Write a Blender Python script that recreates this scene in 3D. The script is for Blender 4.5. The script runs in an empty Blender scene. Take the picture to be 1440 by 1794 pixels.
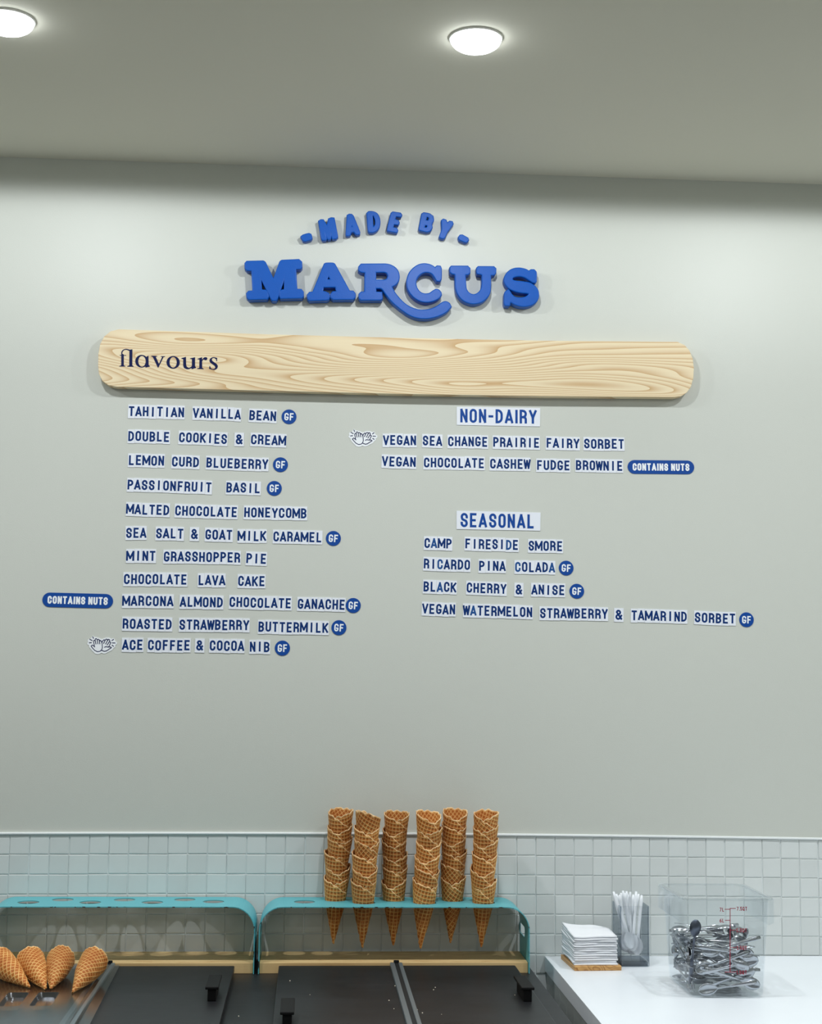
import bpy, bmesh, math, random
import numpy as np
from mathutils import Vector, Matrix, Quaternion, Euler
random.seed(7)
PI = math.pi
SC = bpy.context.scene
COL = SC.collection

# ------------------------------------------------------------------ camera
F_PX, PITCH, YAW, ROLL = 2613.24, 0.109914, 0.066178, 0.011063
CAM = Vector((-0.27752, -3.99279, 1.64385))
W_PX, H_PX = 1440.0, 1794.0
def cam_axes():
    cy, sy, cp, sp = math.cos(YAW), math.sin(YAW), math.cos(PITCH), math.sin(PITCH)
    fwd = Vector((sy * cp, cy * cp, sp)); right = Vector((cy, -sy, 0)); up = right.cross(fwd)
    r2 = right * math.cos(ROLL) + up * math.sin(ROLL)
    u2 = -right * math.sin(ROLL) + up * math.cos(ROLL)
    return r2, u2, fwd
R2, U2, FWD = cam_axes()
cam_data = bpy.data.cameras.new('camera'); cam = bpy.data.objects.new('camera', cam_data); COL.objects.link(cam)
cam_data.sensor_fit = 'HORIZONTAL'; cam_data.sensor_width = 36.0; cam_data.lens = F_PX * 36.0 / W_PX
cam_data.clip_start = 0.05; cam_data.clip_end = 60
m3 = Matrix((R2, U2, -FWD)).transposed()
cam.matrix_world = Matrix.Translation(CAM) @ m3.to_4x4()
SC.camera = cam

# ------------------------------------------------------------------ world, exposure, lights
world = bpy.data.worlds.new('world'); SC.world = world; world.use_nodes = True
bg = world.node_tree.nodes['Background']; bg.inputs[0].default_value = (0.92, 0.97, 1.0, 1); bg.inputs[1].default_value = 0.20
SC.view_settings.view_transform = 'Standard'; SC.view_settings.look = 'None'
SC.view_settings.exposure = 0.0; SC.view_settings.gamma = 1.0; SC.view_settings.use_curve_mapping = False
LAMP_ROW1 = 16.5      # watts of each lamp near the wall
LAMP_ROW2 = 5.0      # watts of each lamp of the rows further into the shop
LAMP_BEAM = 31.0      # watts of the narrower downward beam of each lamp
LAMP_COL = (0.93, 0.97, 1.0)
CEIL = 3.036

def ray_dir(px, py):
    return FWD + R2 * ((px - W_PX / 2) / F_PX) + U2 * ((H_PX / 2 - py) / F_PX)
def on_wall(px, py, y=0.0):
    d = ray_dir(px, py); return CAM + d * ((y - CAM.y) / d.y)
def on_level(px, py, z):
    d = ray_dir(px, py); return CAM + d * ((z - CAM.z) / d.z)

# ------------------------------------------------------------------ materials
def srgb(r, g, b):
    f = lambda c: (c / 12.92 if c <= 0.04045 else ((c + 0.055) / 1.055) ** 2.4)
    return (f(r / 255), f(g / 255), f(b / 255), 1)
def new_mat(name):
    m = bpy.data.materials.new(name); m.use_nodes = True
    nt = m.node_tree; return m, nt, nt.nodes['Principled BSDF'], nt.nodes, nt.links
def simple(name, col, rough=0.5, metal=0.0, spec=0.5, noise=0.0, nscale=20, bump=0.0, bscale=200, coat=0.0):
    m, nt, p, N, L = new_mat(name)
    p.inputs['Base Color'].default_value = col; p.inputs['Roughness'].default_value = rough
    p.inputs['Metallic'].default_value = metal; p.inputs['Specular IOR Level'].default_value = spec
    p.inputs['Coat Weight'].default_value = coat
    if noise or bump:
        tc = N.new('ShaderNodeTexCoord')
    if noise:
        n = N.new('ShaderNodeTexNoise'); n.inputs['Scale'].default_value = nscale; n.inputs['Detail'].default_value = 4
        L.new(tc.outputs['Object'], n.inputs['Vector'])
        mr = N.new('ShaderNodeMapRange'); mr.inputs[3].default_value = 1 - noise; mr.inputs[4].default_value = 1 + noise
        L.new(n.outputs['Fac'], mr.inputs[0])
        mx = N.new('ShaderNodeVectorMath'); mx.operation = 'SCALE'; mx.inputs[0].default_value = col[:3]
        L.new(mr.outputs[0], mx.inputs['Scale']); L.new(mx.outputs[0], p.inputs['Base Color'])
    if bump:
        n2 = N.new('ShaderNodeTexNoise'); n2.inputs['Scale'].default_value = bscale; n2.inputs['Detail'].default_value = 3
        L.new(tc.outputs['Object'], n2.inputs['Vector'])
        b = N.new('ShaderNodeBump'); b.inputs['Strength'].default_value = bump; b.inputs['Distance'].default_value = 0.002
        L.new(n2.outputs['Fac'], b.inputs['Height']); L.new(b.outputs[0], p.inputs['Normal'])
    return m
M = {}
M['paint'] = simple('wall_paint', srgb(204, 207, 199), 0.42, spec=0.35, noise=0.012, nscale=3, bump=0.12, bscale=420)
M['ceil'] = simple('ceiling_paint', srgb(222, 220, 206), 0.85, spec=0.2, bump=0.05, bscale=300)
M['grout'] = simple('grout', srgb(236, 241, 241), 0.8, noise=0.08, nscale=60)
M['trimw'] = simple('white_trim', srgb(236, 240, 240), 0.3, spec=0.6)
M['floor'] = simple('floor_tile', srgb(140, 138, 132), 0.5)
M['white_stone'] = simple('white_worktop', srgb(238, 243, 248), 0.32, noise=0.03, nscale=7)
M['edge_grey'] = simple('worktop_edge', srgb(200, 206, 208), 0.35)
M['side_tile'] = simple('side_tile', srgb(176, 182, 178), 0.35, noise=0.04)
M['blue'] = simple('blue_sign_paint', srgb(0, 82, 174), 0.42, spec=0.3, noise=0.06, nscale=90, bump=0.10, bscale=260)
M['navy'] = simple('navy_print', srgb(4, 18, 72), 0.6, spec=0.2)
M['glyph'] = simple('blue_print', srgb(0, 46, 108), 0.6, spec=0.2)
M['glyph_light'] = simple('faded_blue_print', srgb(28, 78, 140), 0.6, spec=0.2)
M['badge'] = simple('badge_blue', srgb(0, 68, 150), 0.5, spec=0.3)
M['white_print'] = simple('white_print', srgb(240, 244, 248), 0.5)
M['magnet'] = simple('magnet_white', srgb(232, 236, 244), 0.45, noise=0.01, nscale=40)
M['ring'] = simple('lamp_ring', srgb(235, 235, 230), 0.4)
M['black'] = simple('black_plastic', srgb(6, 6, 7), 0.6, spec=0.25, bump=0.05, bscale=300)
M['rubber'] = simple('black_rubber', srgb(6, 6, 8), 0.7)
M['alu'] = simple('aluminium', srgb(150, 160, 166), 0.38, metal=0.75)
M['napkin'] = simple('paper', srgb(238, 240, 244), 0.9, spec=0.1, bump=0.25, bscale=260)
M['red'] = simple('red_print', srgb(150, 12, 48), 0.5)
M['spoon'] = simple('spoon_metal', srgb(178, 182, 188), 0.2, metal=1.0)
M['spoon_dark'] = simple('dark_spoon_metal', srgb(92, 98, 112), 0.3, metal=0.9)
M['plastic_white'] = simple('white_plastic', srgb(238, 242, 246), 0.3)
M['crumb'] = simple('crumb', srgb(220, 210, 190), 0.9)

# tiles: per piece shade
def tile_mat():
    m, nt, p, N, L = new_mat('glazed_tile')
    oi = N.new('ShaderNodeObjectInfo'); mr = N.new('ShaderNodeMapRange'); mr.inputs[3].default_value = 0.955; mr.inputs[4].default_value = 1.035
    L.new(oi.outputs['Random'], mr.inputs[0])
    tc = N.new('ShaderNodeTexCoord'); n = N.new('ShaderNodeTexNoise'); n.inputs['Scale'].default_value = 30; n.inputs['Detail'].default_value = 5
    L.new(tc.outputs['Object'], n.inputs['Vector'])
    mr2 = N.new('ShaderNodeMapRange'); mr2.inputs[3].default_value = 0.97; mr2.inputs[4].default_value = 1.03; L.new(n.outputs['Fac'], mr2.inputs[0])
    mu = N.new('ShaderNodeMath'); mu.operation = 'MULTIPLY'; L.new(mr.outputs[0], mu.inputs[0]); L.new(mr2.outputs[0], mu.inputs[1])
    mx = N.new('ShaderNodeVectorMath'); mx.operation = 'SCALE'; mx.inputs[0].default_value = srgb(216, 221, 219)[:3]
    L.new(mu.outputs[0], mx.inputs['Scale']); L.new(mx.outputs[0], p.inputs['Base Color'])
    p.inputs['Roughness'].default_value = 0.35
    return m
M['tile'] = tile_mat()

def metal_teal():
    m, nt, p, N, L = new_mat('teal_paint')
    tc = N.new('ShaderNodeTexCoord'); sep = N.new('ShaderNodeSeparateXYZ'); L.new(tc.outputs['Object'], sep.inputs[0])
    n = N.new('ShaderNodeTexNoise'); n.inputs['Scale'].default_value = 55; n.inputs['Detail'].default_value = 3
    L.new(tc.outputs['Object'], n.inputs['Vector'])
    # chipped paint along the front cut edge only
    e = N.new('ShaderNodeMapRange'); e.inputs[1].default_value = -0.1745; e.inputs[2].default_value = -0.1765; L.new(sep.outputs[1], e.inputs[0])
    g = N.new('ShaderNodeMath'); g.operation = 'GREATER_THAN'; g.inputs[1].default_value = 0.60; L.new(n.outputs['Fac'], g.inputs[0])
    mu = N.new('ShaderNodeMath'); mu.operation = 'MULTIPLY'; L.new(g.outputs[0], mu.inputs[0]); L.new(e.outputs[0], mu.inputs[1])
    mx = N.new('ShaderNodeMix'); mx.data_type = 'RGBA'; mx.inputs[6].default_value = srgb(88, 178, 188); mx.inputs[7].default_value = srgb(30, 38, 42)
    L.new(mu.outputs[0], mx.inputs[0]); L.new(mx.outputs[2], p.inputs['Base Color'])
    p.inputs['Roughness'].default_value = 0.38
    return m
M['teal'] = metal_teal()

def steel_mat():
    m, nt, p, N, L = new_mat('dark_brushed_steel')
    tc = N.new('ShaderNodeTexCoord'); mp = N.new('ShaderNodeMapping'); mp.inputs['Scale'].default_value = (6, 160, 30)
    L.new(tc.outputs['Object'], mp.inputs[0])
    n = N.new('ShaderNodeTexNoise'); n.inputs['Scale'].default_value = 2; n.inputs['Detail'].default_value = 6; L.new(mp.outputs[0], n.inputs['Vector'])
    n2 = N.new('ShaderNodeTexNoise'); n2.inputs['Scale'].default_value = 6; n2.inputs['Detail'].default_value = 4; L.new(tc.outputs['Object'], n2.inputs['Vector'])
    a = N.new('ShaderNodeMath'); a.operation = 'ADD'; L.new(n.outputs['Fac'], a.inputs[0]); L.new(n2.outputs['Fac'], a.inputs[1])
    cr = N.new('ShaderNodeValToRGB'); cr.color_ramp.elements[0].position = 0.3; cr.color_ramp.elements[0].color = srgb(30, 31, 33)
    cr.color_ramp.elements[1].position = 0.75; cr.color_ramp.elements[1].color = srgb(56, 57, 60)
    h = N.new('ShaderNodeMath'); h.operation = 'MULTIPLY'; h.inputs[1].default_value = 0.5; L.new(a.outputs[0], h.inputs[0]); L.new(h.outputs[0], cr.inputs[0])
    L.new(cr.outputs[0], p.inputs['Base Color']); p.inputs['Metallic'].default_value = 0.55
    mr = N.new('ShaderNodeMapRange'); mr.inputs[3].default_value = 0.34; mr.inputs[4].default_value = 0.52; L.new(n2.outputs['Fac'], mr.inputs[0]); L.new(mr.outputs[0], p.inputs['Roughness'])
    return m
M['steel'] = steel_mat()

def wood_mat(name, light, dark, sx, sz, rings, rough=0.5, axis='XZ', seed=0.0):
    """contours of a stretched soft noise field: cathedral grain"""
    m, nt, p, N, L = new_mat(name)
    tc = N.new('ShaderNodeTexCoord'); mp = N.new('ShaderNodeMapping')
    mp.inputs['Scale'].default_value = (sx, 1.0, sz) if axis == 'XZ' else (sx, sz, 1.0)
    mp.inputs['Location'].default_value = (seed, seed * 0.7, seed * 1.3)
    L.new(tc.outputs['Object'], mp.inputs[0])
    n = N.new('ShaderNodeTexNoise'); n.inputs['Scale'].default_value = 1.0; n.inputs['Detail'].default_value = 1.5; n.inputs['Roughness'].default_value = 0.35
    n.inputs['Distortion'].default_value = 0.25
    L.new(mp.outputs[0], n.inputs['Vector'])
    mu = N.new('ShaderNodeMath'); mu.operation = 'MULTIPLY'; mu.inputs[1].default_value = rings; L.new(n.outputs['Fac'], mu.inputs[0])
    fr = N.new('ShaderNodeMath'); fr.operation = 'FRACT'; L.new(mu.outputs[0], fr.inputs[0])
    pw = N.new('ShaderNodeMath'); pw.operation = 'POWER'; pw.inputs[1].default_value = 2.4; L.new(fr.outputs[0], pw.inputs[0])
    # fine fibres
    mp2 = N.new('ShaderNodeMapping'); mp2.inputs['Scale'].default_value = (10, 260, 260); L.new(tc.outputs['Object'], mp2.inputs[0])
    n2 = N.new('ShaderNodeTexNoise'); n2.inputs['Scale'].default_value = 1.0; n2.inputs['Detail'].default_value = 3; L.new(mp2.outputs[0], n2.inputs['Vector'])
    ad = N.new('ShaderNodeMath'); ad.operation = 'MULTIPLY_ADD'; ad.inputs[1].default_value = 0.25; ad.inputs[2].default_value = -0.12; L.new(n2.outputs['Fac'], ad.inputs[0])
    sm = N.new('ShaderNodeMath'); sm.operation = 'ADD'; sm.use_clamp = True; L.new(pw.outputs[0], sm.inputs[0]); L.new(ad.outputs[0], sm.inputs[1])
    mx = N.new('ShaderNodeMix'); mx.data_type = 'RGBA'; mx.inputs[6].default_value = light; mx.inputs[7].default_value = dark
    L.new(sm.outputs[0], mx.inputs[0]); L.new(mx.outputs[2], p.inputs['Base Color'])
    p.inputs['Roughness'].default_value = rough; p.inputs['Specular IOR Level'].default_value = 0.3
    return m
M['ash'] = wood_mat('ash_wood', srgb(234, 217, 182), srgb(202, 166, 120), 0.95, 8.5, 40.0, seed=7.7)
M['base_wood'] = wood_mat('holder_base_wood', srgb(226, 196, 142), srgb(186, 144, 92), 3.0, 60.0, 8.0, axis='XY', seed=1.2)
M['coaster_wood'] = wood_mat('coaster_wood', srgb(206, 160, 100), srgb(150, 98, 50), 30.0, 30.0, 9.0, axis='XZ', seed=5.5)

def waffle_mat():
    m, nt, p, N, L = new_mat('waffle')
    at = N.new('ShaderNodeAttribute'); at.attribute_name = 'ridge'
    oi = N.new('ShaderNodeObjectInfo')
    tc = N.new('ShaderNodeTexCoord'); n = N.new('ShaderNodeTexNoise'); n.inputs['Scale'].default_value = 28; n.inputs['Detail'].default_value = 4; L.new(tc.outputs['Object'], n.inputs['Vector'])
    a = N.new('ShaderNodeMix'); a.data_type = 'RGBA'; a.inputs[6].default_value = srgb(182, 106, 38); a.inputs[7].default_value = srgb(248, 202, 128)
    L.new(at.outputs['Fac'], a.inputs[0]); a.clamp_factor = True
    e1 = N.new('ShaderNodeMath'); e1.operation = 'SUBTRACT'; e1.use_clamp = True; e1.inputs[1].default_value = 1.0; L.new(at.outputs['Fac'], e1.inputs[0])
    ea = N.new('ShaderNodeMix'); ea.data_type = 'RGBA'; ea.inputs[7].default_value = srgb(250, 224, 184); L.new(e1.outputs[0], ea.inputs[0]); L.new(a.outputs[2], ea.inputs[6]); a = ea
    b = N.new('ShaderNodeMix'); b.data_type = 'RGBA'; b.blend_type = 'MULTIPLY'
    mr = N.new('ShaderNodeMapRange'); mr.inputs[1].default_value = 0.35; mr.inputs[2].default_value = 0.7; mr.inputs[3].default_value = 0.0; mr.inputs[4].default_value = 0.8
    L.new(n.outputs['Fac'], mr.inputs[0]); L.new(mr.outputs[0], b.inputs[0]); L.new(a.outputs[2], b.inputs[6]); b.inputs[7].default_value = srgb(214, 168, 118)
    c = N.new('ShaderNodeHueSaturation'); mr2 = N.new('ShaderNodeMapRange'); mr2.inputs[3].default_value = 0.82; mr2.inputs[4].default_value = 1.12
    L.new(oi.outputs['Random'], mr2.inputs[0]); L.new(mr2.outputs[0], c.inputs['Value']); L.new(b.outputs[2], c.inputs['Color'])
    L.new(c.outputs[0], p.inputs['Base Color']); p.inputs['Roughness'].default_value = 0.55; p.inputs['Specular IOR Level'].default_value = 0.35
    p.inputs['Subsurface Weight'].default_value = 0.0
    return m
M['waffle'] = waffle_mat()

def clear_mat(name, tint, gloss=0.06, rough=0.03, edge=0.5, grazing=None):
    """thin clear plastic or glass sheet: see-through, with a glancing reflection"""
    m = bpy.data.materials.new(name); m.use_nodes = True; nt = m.node_tree; N = nt.nodes; L = nt.links; N.clear()
    out = N.new('ShaderNodeOutputMaterial'); t = N.new('ShaderNodeBsdfTransparent'); g = N.new('ShaderNodeBsdfGlossy')
    t.inputs[0].default_value = tint; g.inputs['Roughness'].default_value = rough; g.inputs[0].default_value = (0.95, 0.97, 1, 1)
    lw = N.new('ShaderNodeLayerWeight'); lw.inputs[0].default_value = 0.5
    pw = N.new('ShaderNodeMath'); pw.operation = 'POWER'; pw.inputs[1].default_value = 4.0; L.new(lw.outputs['Facing'], pw.inputs[0])
    ma = N.new('ShaderNodeMath'); ma.operation = 'MULTIPLY_ADD'; ma.inputs[1].default_value = edge; ma.inputs[2].default_value = gloss; ma.use_clamp = True
    L.new(pw.outputs[0], ma.inputs[0])
    if grazing:      # a thick sheet swallows more light when seen edge-on
        gc = N.new('ShaderNodeMix'); gc.data_type = 'RGBA'; gc.inputs[6].default_value = tint; gc.inputs[7].default_value = grazing
        gp = N.new('ShaderNodeMath'); gp.operation = 'POWER'; gp.inputs[1].default_value = 2.0; L.new(lw.outputs['Facing'], gp.inputs[0])
        L.new(gp.outputs[0], gc.inputs[0]); L.new(gc.outputs[2], t.inputs[0])
    mx = N.new('ShaderNodeMixShader'); L.new(ma.outputs[0], mx.inputs[0]); L.new(t.outputs[0], mx.inputs[1]); L.new(g.outputs[0], mx.inputs[2])
    L.new(mx.outputs[0], out.inputs[0]); return m
M['clear'] = clear_mat('clear_plastic', (0.975, 0.985, 0.99, 1), 0.018, 0.04, 0.30)
M['clear_rim'] = clear_mat('clear_plastic_rim', (0.95, 0.965, 0.975, 1), 0.15, 0.28, 0.5)
M['glass'] = clear_mat('vase_glass', (0.975, 0.98, 0.985, 1), 0.03, 0.02, 0.5, (0.42, 0.48, 0.53, 1))
M['glass_base'] = clear_mat('vase_glass_base', (0.70, 0.74, 0.78, 1), 0.05, 0.02, 0.5, (0.35, 0.40, 0.45, 1))  # darkened tint stands in for the dark bands refraction would give
M['tray'] = clear_mat('tray_plastic', (0.84, 0.86, 0.88, 1), 0.12, 0.16, 0.5)

def emit_mat(name, col, s):
    m = bpy.data.materials.new(name); m.use_nodes = True; nt = m.node_tree; nt.nodes.clear()
    o = nt.nodes.new('ShaderNodeOutputMaterial'); e = nt.nodes.new('ShaderNodeEmission'); e.inputs[0].default_value = col; e.inputs[1].default_value = s
    nt.links.new(e.outputs[0], o.inputs[0]); return m
M['lens'] = emit_mat('lamp_lens', (0.93, 0.98, 1.0, 1), 12.0)

# ------------------------------------------------------------------ mesh helpers
class MB:
    def __init__(s): s.v = []; s.f = []; s.mi = []
    def add(s, V, F, T=None, mi=0):
        o = len(s.v)
        s.v += [tuple(T @ Vector(p)) if T is not None else tuple(p) for p in V]
        s.f += [tuple(i + o for i in f) for f in F]; s.mi += [mi] * len(F); return s
    def box(s, x0, x1, y0, y1, z0, z1, b=0.0, mi=0, T=None):
        """box with chamfered edges when b > 0"""
        if b <= 0:
            V = [(x, y, z) for x in (x0, x1) for y in (y0, y1) for z in (z0, z1)]
            F = [(0, 1, 3, 2), (4, 6, 7, 5), (0, 4, 5, 1), (2, 3, 7, 6), (0, 2, 6, 4), (1, 5, 7, 3)]
            return s.add(V, F, T, mi)
        bm = bmesh.new(); bmesh.ops.create_cube(bm, size=1)
        for v in bm.verts:
            v.co = Vector(((x0 + x1) / 2 + v.co.x * (x1 - x0), (y0 + y1) / 2 + v.co.y * (y1 - y0), (z0 + z1) / 2 + v.co.z * (z1 - z0)))
        bmesh.ops.bevel(bm, geom=bm.edges[:], offset=b, segments=2, affect='EDGES', profile=0.6)
        bm.verts.index_update(); V = [v.co[:] for v in bm.verts]; F = [[v.index for v in f.verts] for f in bm.faces]; bm.free()
        return s.add(V, F, T, mi)
    def build(s, name, mats, parent=None, smooth=False, loc=None):
        me = bpy.data.meshes.new(name); me.from_pydata(s.v, [], s.f); me.update()
        mats = mats if isinstance(mats, (list, tuple)) else [mats]
        for m in mats: me.materials.append(m)
        if len(mats) > 1: me.polygons.foreach_set('material_index', s.mi)
        if smooth: me.polygons.foreach_set('use_smooth', [True] * len(me.polygons))
        o = bpy.data.objects.new(name, me); COL.objects.link(o)
        if parent is not None: o.parent = parent
        if loc is not None: o.location = loc
        return o
def tag(o, label=None, cat=None, group=None, kind=None):
    if label: o['label'] = label
    if cat: o['category'] = cat
    if group: o['group'] = group
    if kind: o['kind'] = kind
    return o
def empty(name, loc=(0, 0, 0)):
    o = bpy.data.objects.new(name, None); o.empty_display_size = 0.02; o.location = loc; COL.objects.link(o); return o
def inst(name, mesh, parent=None, loc=(0, 0, 0), rot=None):
    o = bpy.data.objects.new(name, mesh); COL.objects.link(o)
    if parent is not None: o.parent = parent
    o.location = loc
    if rot is not None: o.rotation_euler = rot
    return o
def copy_tree(o, parent=None):
    c = o.copy(); COL.objects.link(c)
    if parent is not None: c.parent = parent
    for ch in list(o.children): copy_tree(ch, c)
    return c
def poly_solid(outlines, depth, bevel=0.0, seg=2):
    """filled outlines (holes nest by themselves), thickness along z, centred; returns verts, faces"""
    cu = bpy.data.curves.new('tmp', 'CURVE'); cu.dimensions = '2D'; cu.fill_mode = 'BOTH'
    cu.extrude = max(depth / 2 - bevel, 0.00001); cu.bevel_depth = bevel; cu.bevel_resolution = seg
    for pts in outlines:
        sp = cu.splines.new('POLY'); sp.points.add(len(pts) - 1)
        for i, (x, y) in enumerate(pts): sp.points[i].co = (x, y, 0, 1)
        sp.use_cyclic_u = True
    ob = bpy.data.objects.new('tmp', cu); COL.objects.link(ob)
    dg = bpy.context.evaluated_depsgraph_get(); me = ob.evaluated_get(dg).to_mesh()
    V = [v.co[:] for v in me.vertices]; F = [tuple(p.vertices) for p in me.polygons]
    ob.evaluated_get(dg).to_mesh_clear(); bpy.data.objects.remove(ob); bpy.data.curves.remove(cu)
    return V, F
TO_WALL = Matrix(((1, 0, 0), (0, 0, -1), (0, 1, 0))).to_4x4()      # local x,y,z -> world x,-z,y : face looks at the room
def soften(pts, lim=42):
    """round only where the outline bends gently"""
    n = len(pts); P = [Vector(p) for p in pts]
    def turn(i):
        a = P[i] - P[i - 1]; b = P[(i + 1) % n] - P[i]
        return abs(math.degrees(a.angle(b))) if a.length > 1e-9 and b.length > 1e-9 else 0
    tr = [turn(i) for i in range(n)]; out = []
    for i in range(n):
        j = (i + 1) % n; out.append(P[i])
        if 6 < tr[i] < lim and 6 < tr[j] < lim:
            p0, p1, p2, p3 = P[i - 1], P[i], P[j], P[(j + 1) % n]
            L = (p2 - p1).length; p0 = p1 + (p0 - p1).normalized() * min((p0 - p1).length, L * 1.2); p3 = p2 + (p3 - p2).normalized() * min((p3 - p2).length, L * 1.2)
            for t in (0.33, 0.67):
                out.append(0.5 * ((2 * p1) + (-p0 + p2) * t + (2 * p0 - 5 * p1 + 4 * p2 - p3) * t * t + (-p0 + 3 * p1 - 3 * p2 + p3) * t ** 3))
    return [(p.x, p.y) for p in out]

# ------------------------------------------------------------------ stroke lettering
def arc(cx, cy, r, a0, a1, n=7, ry=None):
    ry = r if ry is None else ry
    return [(cx + r * math.cos(math.radians(a0 + (a1 - a0) * i / n)), cy + ry * math.sin(math.radians(a0 + (a1 - a0) * i / n))) for i in range(n + 1)]
def glyph(ch, h, s):
    """centre lines of one capital of height h and stroke s, in (0..w, 0..h); returns outer width, lines"""
    H = h - s
    wid = {'A': .62, 'M': .80, 'W': .76, 'I': 0, 'L': .42, 'E': .45, 'F': .43, 'T': .52, '&': .66, 'V': .60, 'Y': .56, 'K': .54, '-': .30, '.': 0, '1': .2}.get(ch, .50)
    w = wid * h * 0.76; r = min(w / 2, H / 2)
    if ch == 'A': L = [[(0, 0), (w / 2, H)], [(w, 0), (w / 2, H)], [(w * .17, H * .24), (w * .83, H * .24)]]
    elif ch == 'M': L = [[(0, 0), (0, H), (w / 2, H * .22), (w, H), (w, 0)]]
    elif ch == 'N': L = [[(0, 0), (0, H), (w, 0), (w, H)]]
    elif ch == 'W': L = [[(0, H), (w * .24, 0), (w * .5, H * .92), (w * .76, 0), (w, H)]]
    elif ch == 'V': L = [[(0, H), (w / 2, 0), (w, H)]]
    elif ch == 'Y': L = [[(0, H), (w / 2, H * .42), (w, H)], [(w / 2, H * .45), (w / 2, 0)]]
    elif ch == 'K': L = [[(0, 0), (0, H)], [(w, H), (0, H * .36)], [(w * .32, H * .55), (w, 0)]]
    elif ch == 'I': L = [[(0, 0), (0, H)]]
    elif ch == 'L': L = [[(0, H), (0, 0), (w, 0)]]
    elif ch == 'T': L = [[(0, H), (w, H)], [(w / 2, H), (w / 2, 0)]]
    elif ch == 'H': L = [[(0, 0), (0, H)], [(w, 0), (w, H)], [(0, H * .5), (w, H * .5)]]
    elif ch == 'E': L = [[(w, H), (0, H), (0, 0), (w, 0)], [(0, H * .5), (w * .85, H * .5)]]
    elif ch == 'F': L = [[(w, H), (0, H), (0, 0)], [(0, H * .5), (w * .85, H * .5)]]
    elif ch in 'OQ':
        c = arc(r, H - r, r, 0, 180) + arc(r, r, r, 180, 360); L = [c + [c[0]]]
        if ch == 'Q': L.append([(w * .6, H * .18), (w * 1.05, -H * .05)])
    elif ch == 'U': L = [[(0, H)] + arc(r, r, r, 180, 360) + [(w, H)]]
    elif ch == 'C': L = [[(w, H - r * 1.3)] + arc(r, H - r, r, 0, 180) + arc(r, r, r, 180, 360) + [(w, r * 1.3)]]
    elif ch == 'G': L = [[(w, H - r * 1.02)] + arc(r, H - r, r, 0, 180) + arc(r, r, r, 180, 360) + [(w, H * .40), (w * .55, H * .40)]]
    elif ch == 'D': q = w * .8; L = [[(0, 0), (0, H)] + arc(w - q, H - q, q, 90, 0) + arc(w - q, q, q, 0, -90) + [(0, 0)]]
    elif ch == 'B':
        a = H * .255; b = H * .245
        L = [[(0, 0), (0, H)] + arc(w - a * 1.05, H - b, a, 90, -90, ry=b) + [(0, H - 2 * b)], [(0, H - 2 * b)] + arc(w - a, a, a, 90, -90) + [(0, 0)]]
    elif ch in 'PR':
        a = H * .27
        L = [[(0, 0), (0, H)] + arc(w - a, H - a, a, 90, -90) + [(0, H - 2 * a)]]
        if ch == 'R': L.append([(w * .45, H - 2 * a)] + arc(w - a * .8, H - 2 * a - a * .75, a * .8, 80, 0, 4, ry=a * .75) + [(w, 0)])
    elif ch == 'S':
        L = [[(w, H - r * 1.22)] + arc(r, H - r, r, 0, 180) + [(w * .04, H - r * 1.45), (w * .16, H * .56), (w * .84, H * .43), (w * .96, r * 1.4)] + arc(r, r, r, 0, -180) + [(0, r * 1.22)]]
    elif ch == '&':
        u = w * .34
        L = [[(w, 0), (w * .13, H - u * 1.1)] + arc(w * .42, H - u, u, 170, -40, 9) + [(w * .1, H * .42)] + arc(w * .38, H * .235, w * .38, 150, 290, 7, ry=H * .235) + [(w * .72, H * .12), (w, H * .42)]]
    elif ch == '-': L = [[(0, H * .48), (w, H * .48)]]
    elif ch == '.': L = [[(0, 0), (0, s * .4)]]
    elif ch == '7': L = [[(0, H), (w, H), (w * .3, 0)]]
    elif ch == '1': L = [[(0, H * .78), (w, H), (w, 0)]]
    elif ch == '5': L = [[(w, H), (0, H), (0, H * .56), (w * .5, H * .6)] + arc(r, H * .3, r, 60, -160, 8, ry=H * .3)]
    elif ch == '3': L = [arc(r, H * .75, r, 150, -90, 8, ry=H * .25) + arc(r, H * .25, r, 90, -150, 8, ry=H * .25)]
    elif ch == '6': L = [[(w * .9, H)] + arc(w, H * .3, w, 120, 180, 4, ry=H * .6) + arc(r, H * .28, r, 180, 540, 14, ry=H * .28)]
    else: L = []
    return w + s, [[(x + s / 2, y + s / 2) for x, y in l] for l in L]
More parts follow.
